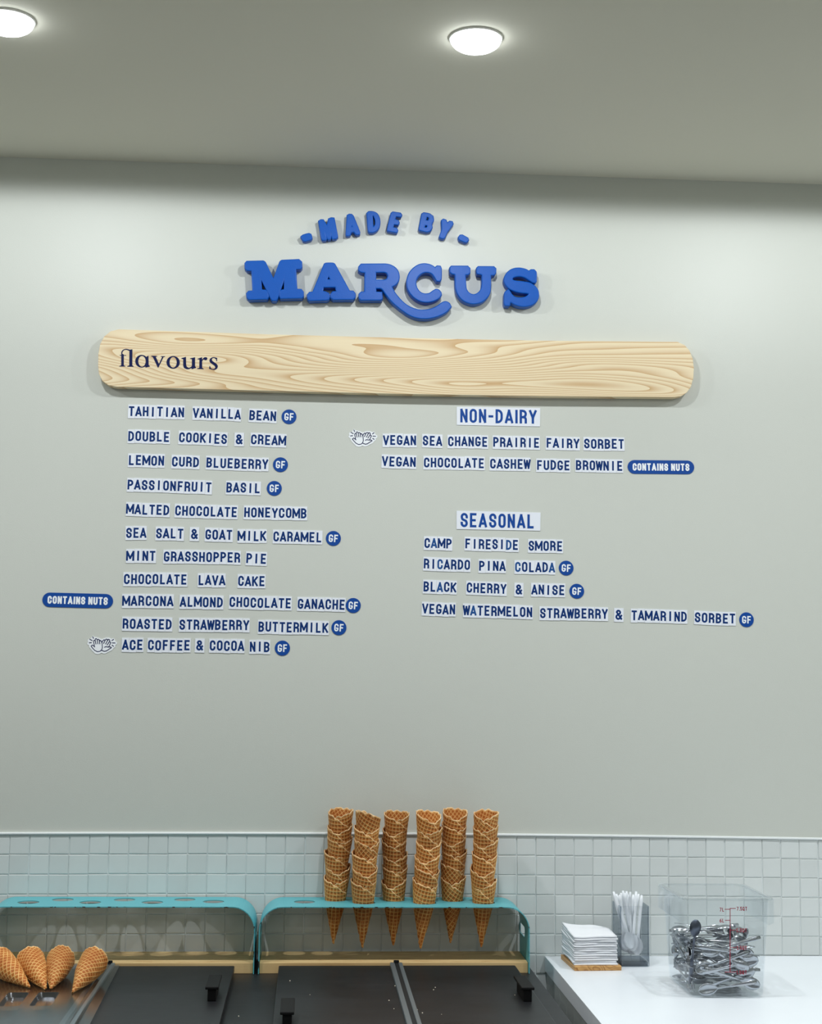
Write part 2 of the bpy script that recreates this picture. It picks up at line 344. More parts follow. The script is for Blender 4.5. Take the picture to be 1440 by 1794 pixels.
def ribbon(mb, line, s, T=None, z=0.0, mi=0, th=0.0003):
    """a flat stroke with mitred joints and square ends"""
    P = [Vector(p) for p in line]
    P = [p for i, p in enumerate(P) if i == 0 or (p - P[i - 1]).length > 1e-7]
    closed = (P[0] - P[-1]).length < 1e-6
    if not closed:
        for i in range(1, len(P) - 1):        # break at acute corners so that each leg keeps its full width
            if math.degrees((P[i] - P[i - 1]).angle(P[i + 1] - P[i])) > 95:
                ribbon(mb, [tuple(q) for q in P[:i + 1]], s, T, z, mi); ribbon(mb, [tuple(q) for q in P[i:]], s, T, z, mi); return mb
    if closed: P = P[:-1]
    n = len(P); A = []
    for i in range(n):
        d0 = (P[i] - P[i - 1]) if (i > 0 or closed) else None
        d1 = (P[(i + 1) % n] - P[i]) if (i < n - 1 or closed) else None
        a = (d0 or d1).normalized(); b = (d1 or d0).normalized()
        na, nb = Vector((-a.y, a.x)), Vector((-b.y, b.x)); m = na + nb
        if m.length < 0.35: m = na.copy(); k = 1.0
        else: m.normalize(); k = min(1 / max(m.dot(na), 0.3), 1.9)
        q = P[i].copy()
        if not closed and i == 0: q -= b * s * .4
        if not closed and i == n - 1: q += a * s * .4
        A.append((q + m * k * s / 2, q - m * k * s / 2))
    z = z + len(mb.v) * 2.4e-6        # each stroke a hair above the last, so that crossings stay clean
    V = []
    for i, (l, r) in enumerate(A): V += [(l.x, l.y, z + i * 4e-6), (r.x, r.y, z + i * 4e-6)]
    F = [(2 * i, 2 * i + 1, (2 * i + 3) % (2 * n), (2 * i + 2) % (2 * n)) for i in range(n if closed else n - 1)]
    return mb.add(V, F, T, mi)
def text_lines(text, h, s, gap):
    x = 0; out = []
    for ch in text:
        if ch == ' ': x += h * .34; continue
        w, L = glyph(ch, h, s)
        out += [[(px + x, py) for px, py in l] for l in L]; x += w + gap
    return x - gap, out
def text_mesh(mb, text, h, s, gap, T, fit=None, z=0.0, center=False):
    w, L = text_lines(text, h, s, gap); k = (fit / w) if fit else 1
    ox = -w * k / 2 if center else 0; oy = -h / 2 if center else 0
    for l in L: ribbon(mb, [(x * k + ox, y + oy) for x, y in l], s, T, z)
    return w * k

# ------------------------------------------------------------------ the room
ZT = lambda x: 1.2318 - 0.0047 * (x + 0.02) ** 2 - 0.0042 * x * 0.5      # top line of the tiled band, sagging slightly
mb = MB()
n = 40; X0, X1 = -3.4, 3.4
for i in range(n):
    xa, xb = X0 + (X1 - X0) * i / n, X0 + (X1 - X0) * (i + 1) / n
    za, zb = ZT(max(-1.4, min(1.4, xa))), ZT(max(-1.4, min(1.4, xb)))
    mb.add([(xa, 0, za), (xb, 0, zb), (xb, 0, CEIL), (xa, 0, CEIL)], [(0, 1, 2, 3)], mi=0)
    mb.add([(xa, 0, 0), (xb, 0, 0), (xb, 0, zb), (xa, 0, za)], [(0, 1, 2, 3)], mi=1)
mb.box(X0, X1, 0.002, 0.12, 0, CEIL + .1, mi=0)
wall = mb.build('wall_back', [M['paint'], M['grout']]); tag(wall, 'pale green-grey painted wall above a band of small square tiles', kind='structure')
tag(MB().box(X0, X1, -7.0, 0.0, CEIL, CEIL + .1).build('ceiling', M['ceil']), 'off-white flat ceiling with recessed lights', kind='structure')
tag(MB().box(X0, X1, -7.0, 0.0, -.1, 0).build('floor', M['floor']), 'dark floor', kind='structure')
tag(MB().box(X0 - .12, X0, -7.0, .12, -.1, CEIL + .1).build('wall_left', M['paint']), 'painted side wall on the left', kind='structure')
tag(MB().box(X1, X1 + .12, -7.0, .12, -.1, CEIL + .1).build('wall_right', M['paint']), 'painted side wall on the right', kind='structure')
mb = MB()
for i in range(n):
    xa, xb = X0 + (X1 - X0) * i / n, X0 + (X1 - X0) * (i + 1) / n
    za, zb = ZT(max(-1.4, min(1.4, xa))), ZT(max(-1.4, min(1.4, xb)))
    V = [(x, y, z + dz) for x, z in ((xa, za), (xb, zb)) for y, dz in ((0, -.0032), (0, .0030), (-.0062, .0022), (-.0070, .0), (-.0062, -.0028))]
    mb.add(V, [(1, 0, 5, 6), (2, 1, 6, 7), (3, 2, 7, 8), (4, 3, 8, 9), (0, 4, 9, 5)])
tag(mb.build('trim_1', M['trimw']), 'thin white edging strip along the top of the wall tiles', kind='structure')

# wall tiles: one object each where the photograph shows them, the rest as one part
PX, PZ = 0.0508, 0.0506
def tile_mesh(w, h, t=0.0024, b=0.0010):
    m = MB(); x, z = w / 2, h / 2
    V = [(-x, 0, -z), (x, 0, -z), (x, 0, z), (-x, 0, z), (-x, -t + b, -z), (x, -t + b, -z), (x, -t + b, z), (-x, -t + b, z),
         (-x + b, -t, -z + b), (x - b, -t, -z + b), (x - b, -t, z - b), (-x + b, -t, z - b)]
    F = [(0, 1, 5, 4), (1, 2, 6, 5), (2, 3, 7, 6), (3, 0, 4, 7), (4, 5, 9, 8), (5, 6, 10, 9), (6, 7, 11, 10), (7, 4, 8, 11), (8, 9, 10, 11)]
    return V, F
tv = []
for i in range(4):
    V, F = tile_mesh(PX - .0019 - .0003 * i, PZ - .0027 - .0002 * ((i * 2) % 3))
    me = bpy.data.meshes.new('tile'); me.from_pydata(V, [], F); me.materials.append(M['tile']); tv.append(me)
rest = MB(); cnt = 0
rt = random.Random(3)
for r in range(7):
    for k in range(-38, 74):
        x = -1.0437 + PX * (k + .5); z = ZT(max(-1.4, min(1.4, x))) - .0030 - PZ * (r + .5)
        if x < X0 + .03 or x > X1 - .03: continue
        seen = (-1.12 < x < 1.16) and ((r < 6 and cnt < 296) or (r == 6 and .29 < x < .37))
        if r == 5 and x > .37: seen = False
        j = rt.randrange(4); dx, dz, ry, tl = rt.uniform(-.0006, .0006), rt.uniform(-.0006, .0006), rt.uniform(-.012, .012), rt.uniform(-.012, .012)
        rot = Euler((tl, rt.uniform(-.0, .0) + ry, rt.uniform(-.012, .012)))
        if seen:
            inst('tile', tv[j], wall, (x + dx, -.0002, z + dz), rot); cnt += 1
        else:
            T = Matrix.Translation((x + dx, -.0002, z + dz)) @ rot.to_matrix().to_4x4()
            rest.add([v.co[:] for v in tv[j].vertices], [tuple(p.vertices) for p in tv[j].polygons], T)
tag(rest.build('tiles', M['tile'], wall), kind='stuff')

# ------------------------------------------------------------------ ceiling lights
def downlight(x, y, watts, label):
    t = empty('ceiling_light', (x, y, CEIL)); tag(t, label, 'ceiling light', 'round ceiling lights')
    ring = MB(); dome = MB(); nseg = 40
    prof = [(.0590, 0.0), (.0595, -.002), (.0585, -.004), (.0565, -.005), (.0550, -.003)]
    V = [(r * math.cos(2 * PI * i / nseg), r * math.sin(2 * PI * i / nseg), z) for r, z in prof for i in range(nseg)]
    F = [(a * nseg + i, a * nseg + (i + 1) % nseg, (a + 1) * nseg + (i + 1) % nseg, (a + 1) * nseg + i) for a in range(len(prof) - 1) for i in range(nseg)]
    ring.add(V, F).build('trim_ring', M['ring'], t, smooth=True)
    prof = [(.0562 * math.cos(a) ** .8, -.003 - .026 * math.sin(a)) for a in [PI / 2 * q / 8 for q in range(9)]]
    V = [(r * math.cos(2 * PI * i / nseg), r * math.sin(2 * PI * i / nseg), z) for r, z in prof for i in range(nseg)]
    F = [(a * nseg + i, a * nseg + (i + 1) % nseg, (a + 1) * nseg + (i + 1) % nseg, (a + 1) * nseg + i) for a in range(8) for i in range(nseg)]
    dome.add(V, F).build('lens', M['lens'], t, smooth=True)
    ld = bpy.data.lights.new('lamp', 'SPOT'); ld.energy = watts; ld.color = LAMP_COL; ld.spot_size = math.radians(180); ld.spot_blend = 0.09; ld.shadow_soft_size = 0.025
    lo = bpy.data.objects.new('lamp', ld); COL.objects.link(lo); lo.parent = t; lo.location = (0, 0, -.055)
    ld = bpy.data.lights.new('beam', 'SPOT'); ld.energy = LAMP_BEAM; ld.color = LAMP_COL; ld.spot_size = math.radians(122); ld.spot_blend = 1.0; ld.shadow_soft_size = 0.035
    lo = bpy.data.objects.new('beam', ld); COL.objects.link(lo); lo.parent = t; lo.location = (0, 0, -.055)
    return t
LY = -0.875
downlight(-.95, LY, LAMP_ROW1, 'glowing round ceiling light cut by the left edge of the photo')
downlight(.06, LY, LAMP_ROW1, 'glowing round ceiling light above the sign letters, the whole one')
for x in (-1.96, 1.07, 2.08): downlight(x, LY, LAMP_ROW1, 'round ceiling light of the row near the wall, outside the photo')
for x in (-2.0, -.95, .06, 1.07, 2.1):
    for y in (-2.7, -4.6): downlight(x, y, LAMP_ROW2, 'round ceiling light of the rows further into the shop')

# ------------------------------------------------------------------ sign letters
def sign_letter(name, off, sc, outer, holes, t, bev, label, group):
    def conv(pts):
        out = []
        for (u, v) in soften(pts):
            p = on_wall(off[0] + u / sc, off[1] + v / sc, -t); out.append((p.x, p.z))
        return out
    o = conv(outer); H = [conv(h) for h in holes]
    cx = sum(p[0] for p in o) / len(o); cz = sum(p[1] for p in o) / len(o)
    sh = lambda P: [(x - cx, z - cz) for x, z in P]
    V, F = poly_solid([sh(o)] + [sh(h) for h in H], t, bev, 2)
    m = MB().add(V, F, TO_WALL)
    ob = m.build(name, M['blue'], loc=(cx, -t / 2 - .0002, cz))
    mod = ob.modifiers.new('n', 'EDGE_SPLIT'); mod.split_angle = math.radians(35)
    for p in ob.data.polygons: p.use_smooth = True
    return tag(ob, label, 'sign letter', group)
BIG = 'big blue letters of the lower sign row'; SM = 'small blue letters of the arched upper sign row'
TB, BB = 0.032, 0.0030
sign_letter('sign_letter', (420, 445), 12, [(120,195),(150,160),(490,152),(530,180),(710,560),(850,170),(890,138),(1240,122),(1290,165),(1295,270),(1270,300),(1165,300),(1190,745),(1290,752),(1325,800),(1328,880),(1300,912),(866,922),(850,885),(852,800),(872,768),(950,752),(955,420),(836,770),(795,900),(755,965),(692,965),(655,915),(588,770),(425,440),(448,760),(545,768),(572,800),(590,860),(588,905),(566,935),(200,945),(160,905),(152,830),(190,788),(285,785),(262,335),(160,330),(122,290)], [], TB, BB, 'large blue slab serif letter M, leftmost of the big sign letters', BIG)
sign_letter('sign_letter', (530, 445), 12, [(465,215),(500,198),(640,198),(672,220),(980,782),(1060,788),(1095,830),(1095,900),(1060,940),(650,945),(605,910),(600,850),(640,800),(735,795),(700,680),(430,680),(408,790),(470,800),(540,830),(560,890),(545,940),(510,955),(150,965),(115,930),(112,860),(150,812),(225,805)], [[(545,425),(495,548),(615,548)]], TB, BB, 'large blue slab serif letter A, second of the big sign letters', BIG)
sign_letter('sign_letter', (620, 450), 8, [(75,140),(105,105),(440,103),(530,125),(600,180),(628,260),(618,330),(580,385),(520,412),(560,490),(620,570),(700,650),(790,710),(900,745),(1000,750),(1100,730),(1180,690),(1240,645),(1290,632),(1335,655),(1355,695),(1300,760),(1200,815),(1080,850),(960,857),(850,838),(745,790),(650,722),(570,655),(500,580),(440,500),(410,455),(370,432),(300,430),(300,497),(385,500),(392,580),(370,597),(100,597),(80,575),(80,520),(105,497),(160,495),(165,212),(100,205),(75,185)], [[(298,205),(420,205),(470,225),(490,265),(470,310),(430,330),(298,330)]], TB, BB, 'large blue letter R with a long tail sweeping under the C', BIG)
sign_letter('sign_letter', (700, 450), 12, [(770,215),(800,195),(850,200),(868,240),(865,460),(840,500),(790,495),(755,440),(720,380),(660,330),(590,312),(520,315),(440,350),(370,420),(335,500),(335,590),(365,670),(420,740),(500,780),(580,785),(650,765),(710,720),(760,690),(810,695),(860,745),(870,790),(830,850),(750,900),(660,930),(560,940),(440,920),(330,860),(240,770),(185,670),(165,560),(175,440),(220,330),(300,240),(400,175),(510,150),(620,165),(700,200),(752,240)], [], TB, BB, 'large blue letter C sitting above the tail of the R', BIG)
sign_letter('sign_letter', (775, 450), 12, [(170,225),(195,200),(530,200),(570,240),(570,320),(545,355),(470,365),(480,560),(490,660),(540,750),(620,795),(700,795),(790,735),(840,640),(850,540),(850,372),(800,350),(745,345),(735,310),(735,235),(760,210),(1080,212),(1115,245),(1115,320),(1090,365),(1005,370),(1005,640),(985,760),(920,860),(820,940),(700,972),(600,970),(480,930),(390,860),(320,750),(290,620),(285,380),(265,352),(205,345),(175,310)], [], TB, BB, 'large blue slab serif letter U, fifth of the big sign letters', BIG)
sign_letter('sign_letter', (860, 455), 12, [(820,235),(850,215),(905,215),(940,250),(950,330),(945,450),(925,470),(880,465),(800,410),(720,360),(620,335),(520,340),(450,370),(430,410),(470,440),(560,460),(680,470),(800,490),(900,545),(970,620),(995,720),(985,810),(930,890),(840,945),(720,970),(600,960),(500,925),(420,880),(392,890),(390,940),(375,955),(310,950),(295,910),(300,720),(320,670),(370,640),(400,680),(430,730),(500,790),(600,810),(700,800),(770,770),(815,730),(810,705),(760,690),(640,680),(520,655),(400,600),(330,530),(295,450),(300,370),(340,290),(420,220),(520,185),(640,185),(750,215),(795,245)], [], TB, BB, 'large blue slab serif letter S, rightmost of the big sign letters', BIG)
TS, BS = 0.022, 0.0026
sl = [((515,360),9,[(118,490),(140,470),(235,443),(262,455),(278,508),(265,530),(180,556),(150,548)],[], 'small blue dash left of the arched letters'),
 ((515,360),9,[(395,245),(422,228),(460,228),(525,340),(550,212),(587,196),(628,200),(683,490),(658,514),(612,518),(588,400),(572,522),(543,528),(472,395),(508,525),(495,538),(458,540),(440,515)],[], 'small blue letter M, first of the arched sign letters'),
 ((515,360),9,[(845,155),(872,140),(908,142),(930,165),(1032,420),(1030,442),(1008,450),(978,442),(948,405),(898,410),(880,460),(850,470),(830,462),(828,430)],[[(908,255),(898,345),(937,345)]], 'small blue letter A, second of the arched sign letters'),
 ((515,360),9,[(1155,120),(1178,100),(1230,98),(1298,122),(1338,185),(1350,270),(1332,345),(1295,392),(1240,415),(1195,415),(1178,395)],[[(1228,150),(1262,152),(1290,220),(1290,300),(1262,345),(1242,345)]], 'small blue letter D, third of the arched sign letters'),
 ((670,360),9,[(142,120),(164,104),(282,122),(298,147),(286,170),(205,158),(190,222),(248,240),(258,268),(244,294),(174,284),(160,348),(222,362),(236,392),(222,418),(90,394),(84,375)],[], 'small blue letter E, fourth of the arched sign letters'),
 ((670,360),9,[(626,132),(652,117),(745,134),(792,168),(802,225),(772,285),(778,345),(750,394),(700,410),(595,384),(584,362)],[[(692,165),(735,175),(745,205),(725,245),(677,238)],[(667,297),(710,303),(720,330),(695,356),(652,350)]], 'small blue letter B after the gap in the arched row'),
 ((670,360),9,[(938,235),(962,218),(998,230),(1022,285),(1062,250),(1098,256),(1108,285),(1018,408),(978,500),(955,512),(920,504),(905,488),(945,380)],[], 'small blue letter Y, last of the arched sign letters'),
 ((670,360),9,[(1206,500),(1228,470),(1260,467),(1345,515),(1352,542),(1328,570),(1302,572),(1216,532)],[], 'small blue dash right of the arched letters')]
for off, sc, o, h, lab in sl: sign_letter('sign_letter' if 'letter ' in lab else 'sign_dash', off, sc, o, h, TS, BS, lab, SM)

# ------------------------------------------------------------------ the wooden board
tb = 0.031
bo = [(208,577.6),(194,581),(183,590),(176,603),(173,620),(172.5,640),(174,655),(180,667),(190,674),(204,677),(450,683.5),(700,689.5),(950,693.5),(1182,695.3),(1194,693),(1203,687),(1210,677),(1214,662),(1215,645),(1213,628),(1207,614),(1199,605),(1187,599.5),(950,597.5),(700,592.5),(450,585.8)]
P = [on_wall(x, y, -tb - .002) for x, y in bo]; P = [(p.x, p.z) for p in P]
cx = sum(p[0] for p in P) / len(P); cz = sum(p[1] for p in P) / len(P)
V, F = poly_solid([[(x - cx, z - cz) for x, z in P]], tb, 0.0012, 1)
board = empty('wooden_board', (cx, -tb / 2 - .002, cz)); tag(board, 'long pale ash board with rounded ends and navy word flavours', 'sign board')
MB().add(V, F, TO_WALL).build('plank', M['ash'], board)
fl = [((200,600),14.4,[(178,300),(243,300),(243,575),(282,592),(282,606),(130,606),(130,592),(178,575)]),
 ((200,600),14.4,[(130,305),(145,318),(302,318),(302,332),(150,335)]),
 ((200,600),14.4,[(178,310),(180,250),(205,200),(255,168),(320,160),(380,178),(420,186),(400,215),(360,205),(310,185),(260,190),(225,220),(208,255),(205,280),(243,312)]),
 ((200,600),14.4,[(385,215),(385,182),(460,170),(458,575),(490,598),(490,612),(330,612),(330,598),(380,580)]),
 ((200,600),14.4,[(800,370),(865,330),(870,570),(903,592),(903,605),(800,632),(785,625),(795,560)]),
 ((200,600),14.4,[(935,335),(1085,340),(1085,355),(1050,362),(1130,540),(1210,365),(1175,358),(1175,345),(1282,348),(1282,362),(1245,370),(1115,632),(1100,632),(975,365),(935,352)]),
 ((290,600),14.4,[(400,395),(515,362),(520,560),(545,618),(590,640),(640,618),(665,585),(665,420),(618,412),(618,400),(745,372),(745,600),(770,625),(770,640),(660,675),(655,645),(590,672),(520,670),(465,640),(445,580),(445,420),(400,410)]),
 ((290,600),14.4,[(808,412),(920,370),(922,430),(960,390),(1000,370),(1040,375),(1058,405),(1040,440),(1000,450),(970,430),(940,440),(922,480),(925,640),(960,658),(960,672),(797,668),(797,655),(850,640),(855,430),(808,425)]),
 ((290,600),14.4,[(1300,385),(1300,470),(1285,472),(1270,420),(1230,390),(1190,395),(1165,420),(1175,460),(1230,500),(1290,540),(1320,590),(1310,640),(1270,680),(1200,692),(1140,675),(1098,665),(1110,595),(1125,595),(1140,645),(1190,672),(1240,660),(1255,625),(1240,590),(1190,555),(1130,510),(1108,460),(1120,410),(1170,378),(1230,370),(1280,385)])]
def ell(cx_, cy_, rx, ry, n=40): return [(cx_ + rx * math.cos(2 * PI * i / n), cy_ + ry * math.sin(2 * PI * i / n)) for i in range(n)]
flr = [((200,600),14.4, ell(692,473,160,160), ell(702,475,93,134)), ((290,600),14.4, ell(192,502,168,160), ell(192,500,90,133))]
mb = MB()
def board_pts(off, sc, pts, soft=True):
    out = []
    for (u, v) in (soften(pts) if soft else pts):
        p = on_wall(off[0] + u / sc, off[1] + v / sc, -tb - .0024); out.append((p.x - cx, p.z - cz))
    return out
for i, (off, sc, pts) in enumerate(fl):
    V, F = poly_solid([board_pts(off, sc, pts)], .0004 + .00002 * i); mb.add(V, F, Matrix.Translation((0, -tb / 2 - .0003, 0)) @ TO_WALL)
for off, sc, a, b in flr:
    V, F = poly_solid([board_pts(off, sc, a, False), board_pts(off, sc, b, False)], .00045); mb.add(V, F, Matrix.Translation((0, -tb / 2 - .0003, 0)) @ TO_WALL)
mb.build('lettering', M['navy'], board)

# ------------------------------------------------------------------ the menu words
TW, TH_, TT = 0.0193, 0.0372, 0.0016            # one letter tile
CAP, STK = 0.0272, 0.0050
tile_w = {'M': 1.18, '&': 1.36}
mt = {}
for kk, wv in (('n', 1.0), ('M', 1.18), ('&', 1.36)):
    m_ = MB().box(.00022, TW * wv - .00022, -TT, -.0001, 0, TH_)
    me = bpy.data.meshes.new('letter_tile'); me.from_pydata(m_.v, [], m_.f); me.materials.append(M['magnet']); mt[kk] = me
gm = {}
def glyph_mesh(ch, light=False):
    if (ch, light) in gm: return gm[(ch, light)]
    m_ = MB(); w, L = glyph(ch, CAP, STK); wt = TW * tile_w.get(ch, 1.0)
    T = Matrix.Translation(((wt - w) / 2, 0, .0056)) @ TO_WALL
    for l in L: ribbon(m_, l, STK, T, .0)
    me = bpy.data.meshes.new('letter'); me.from_pydata(m_.v, [], m_.f); me.materials.append(M['glyph_light'] if light else M['glyph']); gm[(ch, light)] = me; return me
rw = random.Random(11)
def word(text, x0, x1, y0, y1, label, light=()):
    a, b = on_wall(x0, y0), on_wall(x1, y1); ang = math.atan2(b.z - a.z, b.x - a.x); length = math.hypot(b.x - a.x, b.z - a.z)
    nat = sum(TW * tile_w.get(c, 1.0) for c in text); k = length / nat
    t = empty('menu_word', (a.x, 0, a.z)); t.rotation_euler = (0, -ang, 0); t.scale = (k, 1, 1)
    tag(t, label, 'menu word', 'blue words on white letter tiles')
    x = 0
    for i, c in enumerate(text):
        kk = c if c in tile_w else 'n'
        o = inst('letter_tile', mt[kk], t, (x, 0, rw.uniform(-.0006, .0006)), (rw.uniform(-.004, .0), rw.uniform(-.008, .008), rw.uniform(-.012, .012)))
        lt = i in light; g = inst('letter', glyph_mesh(c, lt), o, (0, -TT - .00012, 0))
        if lt: o['label'] = 'letter tile printed in a lighter blue'
        x += TW * tile_w.get(c, 1.0)
W3 = 'on white letter tiles'
rows = [
 ('TAHITIAN',223.8,323.5,732.8,735,'blue word TAHITIAN on white letter tiles, top left row under the board'),
 ('VANILLA',336.7,422.2,735.8,738.5,'blue word VANILLA on white letter tiles between TAHITIAN and BEAN'),
 ('BEAN',435,484.5,739.2,741.7,'blue word BEAN on white letter tiles, after VANILLA'),
 ('DOUBLE',223.3,297.8,776.3,778,'blue word DOUBLE on white letter tiles, second row on the left'),
 ('COOKIES',312,398.3,778.3,781.8,'blue word COOKIES on white letter tiles, after DOUBLE'),
 ('&',410.3,427.3,781.7,782.2,'single white tile with blue ampersand between COOKIES and CREAM'),
 ('CREAM',438,501.2,782,785,'blue word CREAM on white letter tiles, end of the cookies row'),
 ('LEMON',223.8,288.3,818.3,820,'blue word LEMON on white letter tiles, third row on the left'),
 ('CURD',299.7,349.3,820.8,822.2,'blue word CURD on white letter tiles between LEMON and BLUEBERRY'),
 ('BLUEBERRY',360,470.3,822.8,826.3,'blue word BLUEBERRY on white letter tiles, after CURD'),
 ('PASSIONFRUIT',221.7,371.3,861.3,866.3,'long blue word PASSIONFRUIT on white letter tiles, fourth row'),
 ('BASIL',395,456.7,866.2,868,'blue word BASIL on white letter tiles, after PASSIONFRUIT'),
 ('MALTED',220,297.3,904.3,906.7,'blue word MALTED on white letter tiles, fifth row on the left'),
 ('CHOCOLATE',305.3,416.3,907,910,'blue word CHOCOLATE on white letter tiles between MALTED and HONEYCOMB'),
 ('HONEYCOMB',426.3,538,910,912,'blue word HONEYCOMB on white letter tiles, after MALTED CHOCOLATE'),
 ('SEA',219.7,257,946,946.3,'blue word SEA on white letter tiles, before SALT'),
 ('SALT',272,322.2,947,947.7,'blue word SALT on white letter tiles, after SEA'),
 ('&',332,348.7,947.8,948.2,'single white tile with blue ampersand between SALT and GOAT'),
 ('GOAT',358.3,407.7,949,950,'blue word GOAT on white letter tiles, before MILK'),
 ('MILK',415.5,467.2,951,952,'blue word MILK on white letter tiles, between GOAT and CARAMEL'),
 ('CARAMEL',477.5,564.5,952.3,954.2,'blue word CARAMEL on white letter tiles, end of the goat milk row'),
 ('MINT',220.3,273.3,986.2,987,'blue word MINT on white letter tiles, before GRASSHOPPER'),
 ('GRASSHOPPER',285.5,421.7,987.2,989.5,'long blue word GRASSHOPPER on white letter tiles'),
 ('PIE',429.7,467.3,990.5,992,'short blue word PIE on white letter tiles, after GRASSHOPPER'),
 ('CHOCOLATE',215.8,328.3,1027,1028,'blue word CHOCOLATE on white letter tiles, before LAVA CAKE'),
 ('LAVA',346,395.3,1029,1029.2,'blue word LAVA on white letter tiles, between CHOCOLATE and CAKE'),
 ('CAKE',415.8,465,1030.3,1031,'blue word CAKE on white letter tiles, after LAVA'),
 ('MARCONA',213.3,304.3,1065,1066.3,'seven-letter blue word on white tiles just before ALMOND'),
 ('ALMOND',314.2,391.2,1066.7,1068,'blue word ALMOND on white letter tiles'),
 ('CHOCOLATE',400.5,510.8,1067.3,1070,'blue word CHOCOLATE on white letter tiles between ALMOND and GANACHE'),
 ('GANACHE',520,605,1070,1072.5,'blue word GANACHE on white letter tiles, end of the almond row'),
 ('ROASTED',213.3,301.7,1105.5,1106.3,'blue word ROASTED on white letter tiles, second row from the bottom'),
 ('STRAWBERRY',313,437.2,1106.7,1108,'blue word STRAWBERRY on white letter tiles between ROASTED and BUTTERMILK'),
 ('BUTTERMILK',451.3,575.8,1110.3,1112.8,'blue word BUTTERMILK on white letter tiles, end of its row'),
 ('ACE',213,251.3,1142.2,1142.7,'three-letter blue word on white tiles just before COFFEE'),
 ('COFFEE',257.8,333.8,1142.8,1143.5,'blue word COFFEE on white letter tiles, bottom row on the left'),
 ('&',341,358,1143.5,1144,'single white tile with blue ampersand between COFFEE and COCOA'),
 ('COCOA',366,428.3,1143.7,1144.7,'blue word COCOA on white letter tiles, before NIB'),
 ('NIB',436.2,473.3,1145.7,1146,'short blue word NIB on white letter tiles, after COCOA'),
 ('VEGAN',670,730,783.3,784.3,'blue word VEGAN on white letter tiles, beside the hands sticker, before SEA'),
 ('SEA',739.2,775,784.2,785.3,'blue word SEA on white letter tiles, between VEGAN and CHANGE'),
 ('CHANGE',783.7,855,785.3,786.3,'blue word CHANGE on white letter tiles, after SEA'),
 ('PRAIRIE',862.7,945.8,786.7,788.3,'blue word PRAIRIE on white letter tiles, after CHANGE'),
 ('FAIRY',955.7,1015.7,788.3,789.7,'blue word FAIRY on white letter tiles, after PRAIRIE'),
 ('SORBET',1022,1094.2,789.5,790.3,'blue word SORBET on white letter tiles, after FAIRY'),
 ('VEGAN',668,729.2,820,822.2,'blue word VEGAN on white letter tiles, before CHOCOLATE'),
 ('CHOCOLATE',741.3,849.2,822.5,824,'blue word CHOCOLATE on white letter tiles between VEGAN and CASHEW'),
 ('CASHEW',857.3,929.2,824.3,825.7,'blue word CASHEW on white letter tiles, before FUDGE'),
 ('FUDGE',939,999.2,826.8,828,'blue word FUDGE on white letter tiles, before BROWNIE'),
 ('BROWNIE',1007.5,1091.7,827.3,828.8,'blue word BROWNIE on white letter tiles, beside the nuts badge'),
 ('CAMP',742,792.2,963.3,965,'blue word CAMP on white letter tiles under SEASONAL',(1,)),
 ('FIRESIDE',813.3,908.7,964.7,967.3,'blue word FIRESIDE on white letter tiles, after CAMP',(6,)),
 ('SMORE',924.5,986.2,968,969.7,'blue word SMORE on white letter tiles, after FIRESIDE'),
 ('RICARDO',740.8,824.2,1000,1002.5,'seven-letter blue word on white tiles just before PINA',(2,)),
 ('PINA',837.8,886.2,1003.5,1004.8,'blue word PINA on white letter tiles, before COLADA'),
 ('COLADA',901,972.7,1005.3,1006.7,'blue word COLADA on white letter tiles, after PINA',(0, 5)),
 ('BLACK',740.3,800,1039.7,1041.7,'blue word BLACK on white letter tiles, before CHERRY',(2,)),
 ('CHERRY',816,887.5,1042,1044.2,'blue word CHERRY on white letter tiles, after BLACK'),
 ('&',900.5,916.7,1045.2,1045.8,'single white tile with blue ampersand between CHERRY and ANISE'),
 ('ANISE',930,990,1045,1046.7,'blue word ANISE on white letter tiles, end of the cherry row'),
 ('VEGAN',738.3,798.2,1078.8,1080.8,'blue word VEGAN on white letter tiles, before WATERMELON'),
 ('WATERMELON',810.8,933.3,1081.7,1085,'long blue word WATERMELON on white letter tiles',(1,)),
 ('STRAWBERRY',944.7,1065.3,1086.3,1088.3,'blue word STRAWBERRY on white letter tiles, after WATERMELON'),
 ('&',1075.3,1092.2,1089.7,1090.3,'single white tile with blue ampersand between STRAWBERRY and TAMARIND'),
 ('TAMARIND',1104.7,1204,1090.3,1093,'blue word TAMARIND on white letter tiles'),
 ('SORBET',1215.5,1288.8,1093.7,1096.7,'blue word SORBET on white letter tiles, after TAMARIND')]
for r in rows: word(*r)

def plate(name, corners_px, text, tx, cap_px, label, stroke=0.165):
    """white heading magnet: corners top-left, top-right, bottom-right, bottom-left"""
    C = [on_wall(x, y) for x, y in corners_px]; c = sum(C, Vector()) / 4
    t = empty(name, c); tag(t, label, 'menu heading')
    m_ = MB(); V = [(p.x - c.x, y, p.z - c.z) for y in (-.0001, -.0018) for p in C]
    m_.add(V, [(0, 1, 2, 3), (7, 6, 5, 4), (0, 4, 5, 1), (1, 5, 6, 2), (2, 6, 7, 3), (3, 7, 4, 0)]).build('backing', M['magnet'], t)
    a = on_wall(tx[0], tx[1]); b = on_wall(tx[2], tx[3]); h = (on_wall(tx[0], tx[1] - cap_px) - a).length
    ang = math.atan2(b.z - a.z, b.x - a.x)
    T = Matrix.Translation((a.x - c.x, -.0019, a.z - c.z)) @ Matrix.Rotation(-ang, 4, 'Y') @ TO_WALL
    m_ = MB(); text_mesh(m_, text, h, h * stroke, h * .17, T, fit=(b - a).length)
    m_.build('lettering', M['badge'], t)
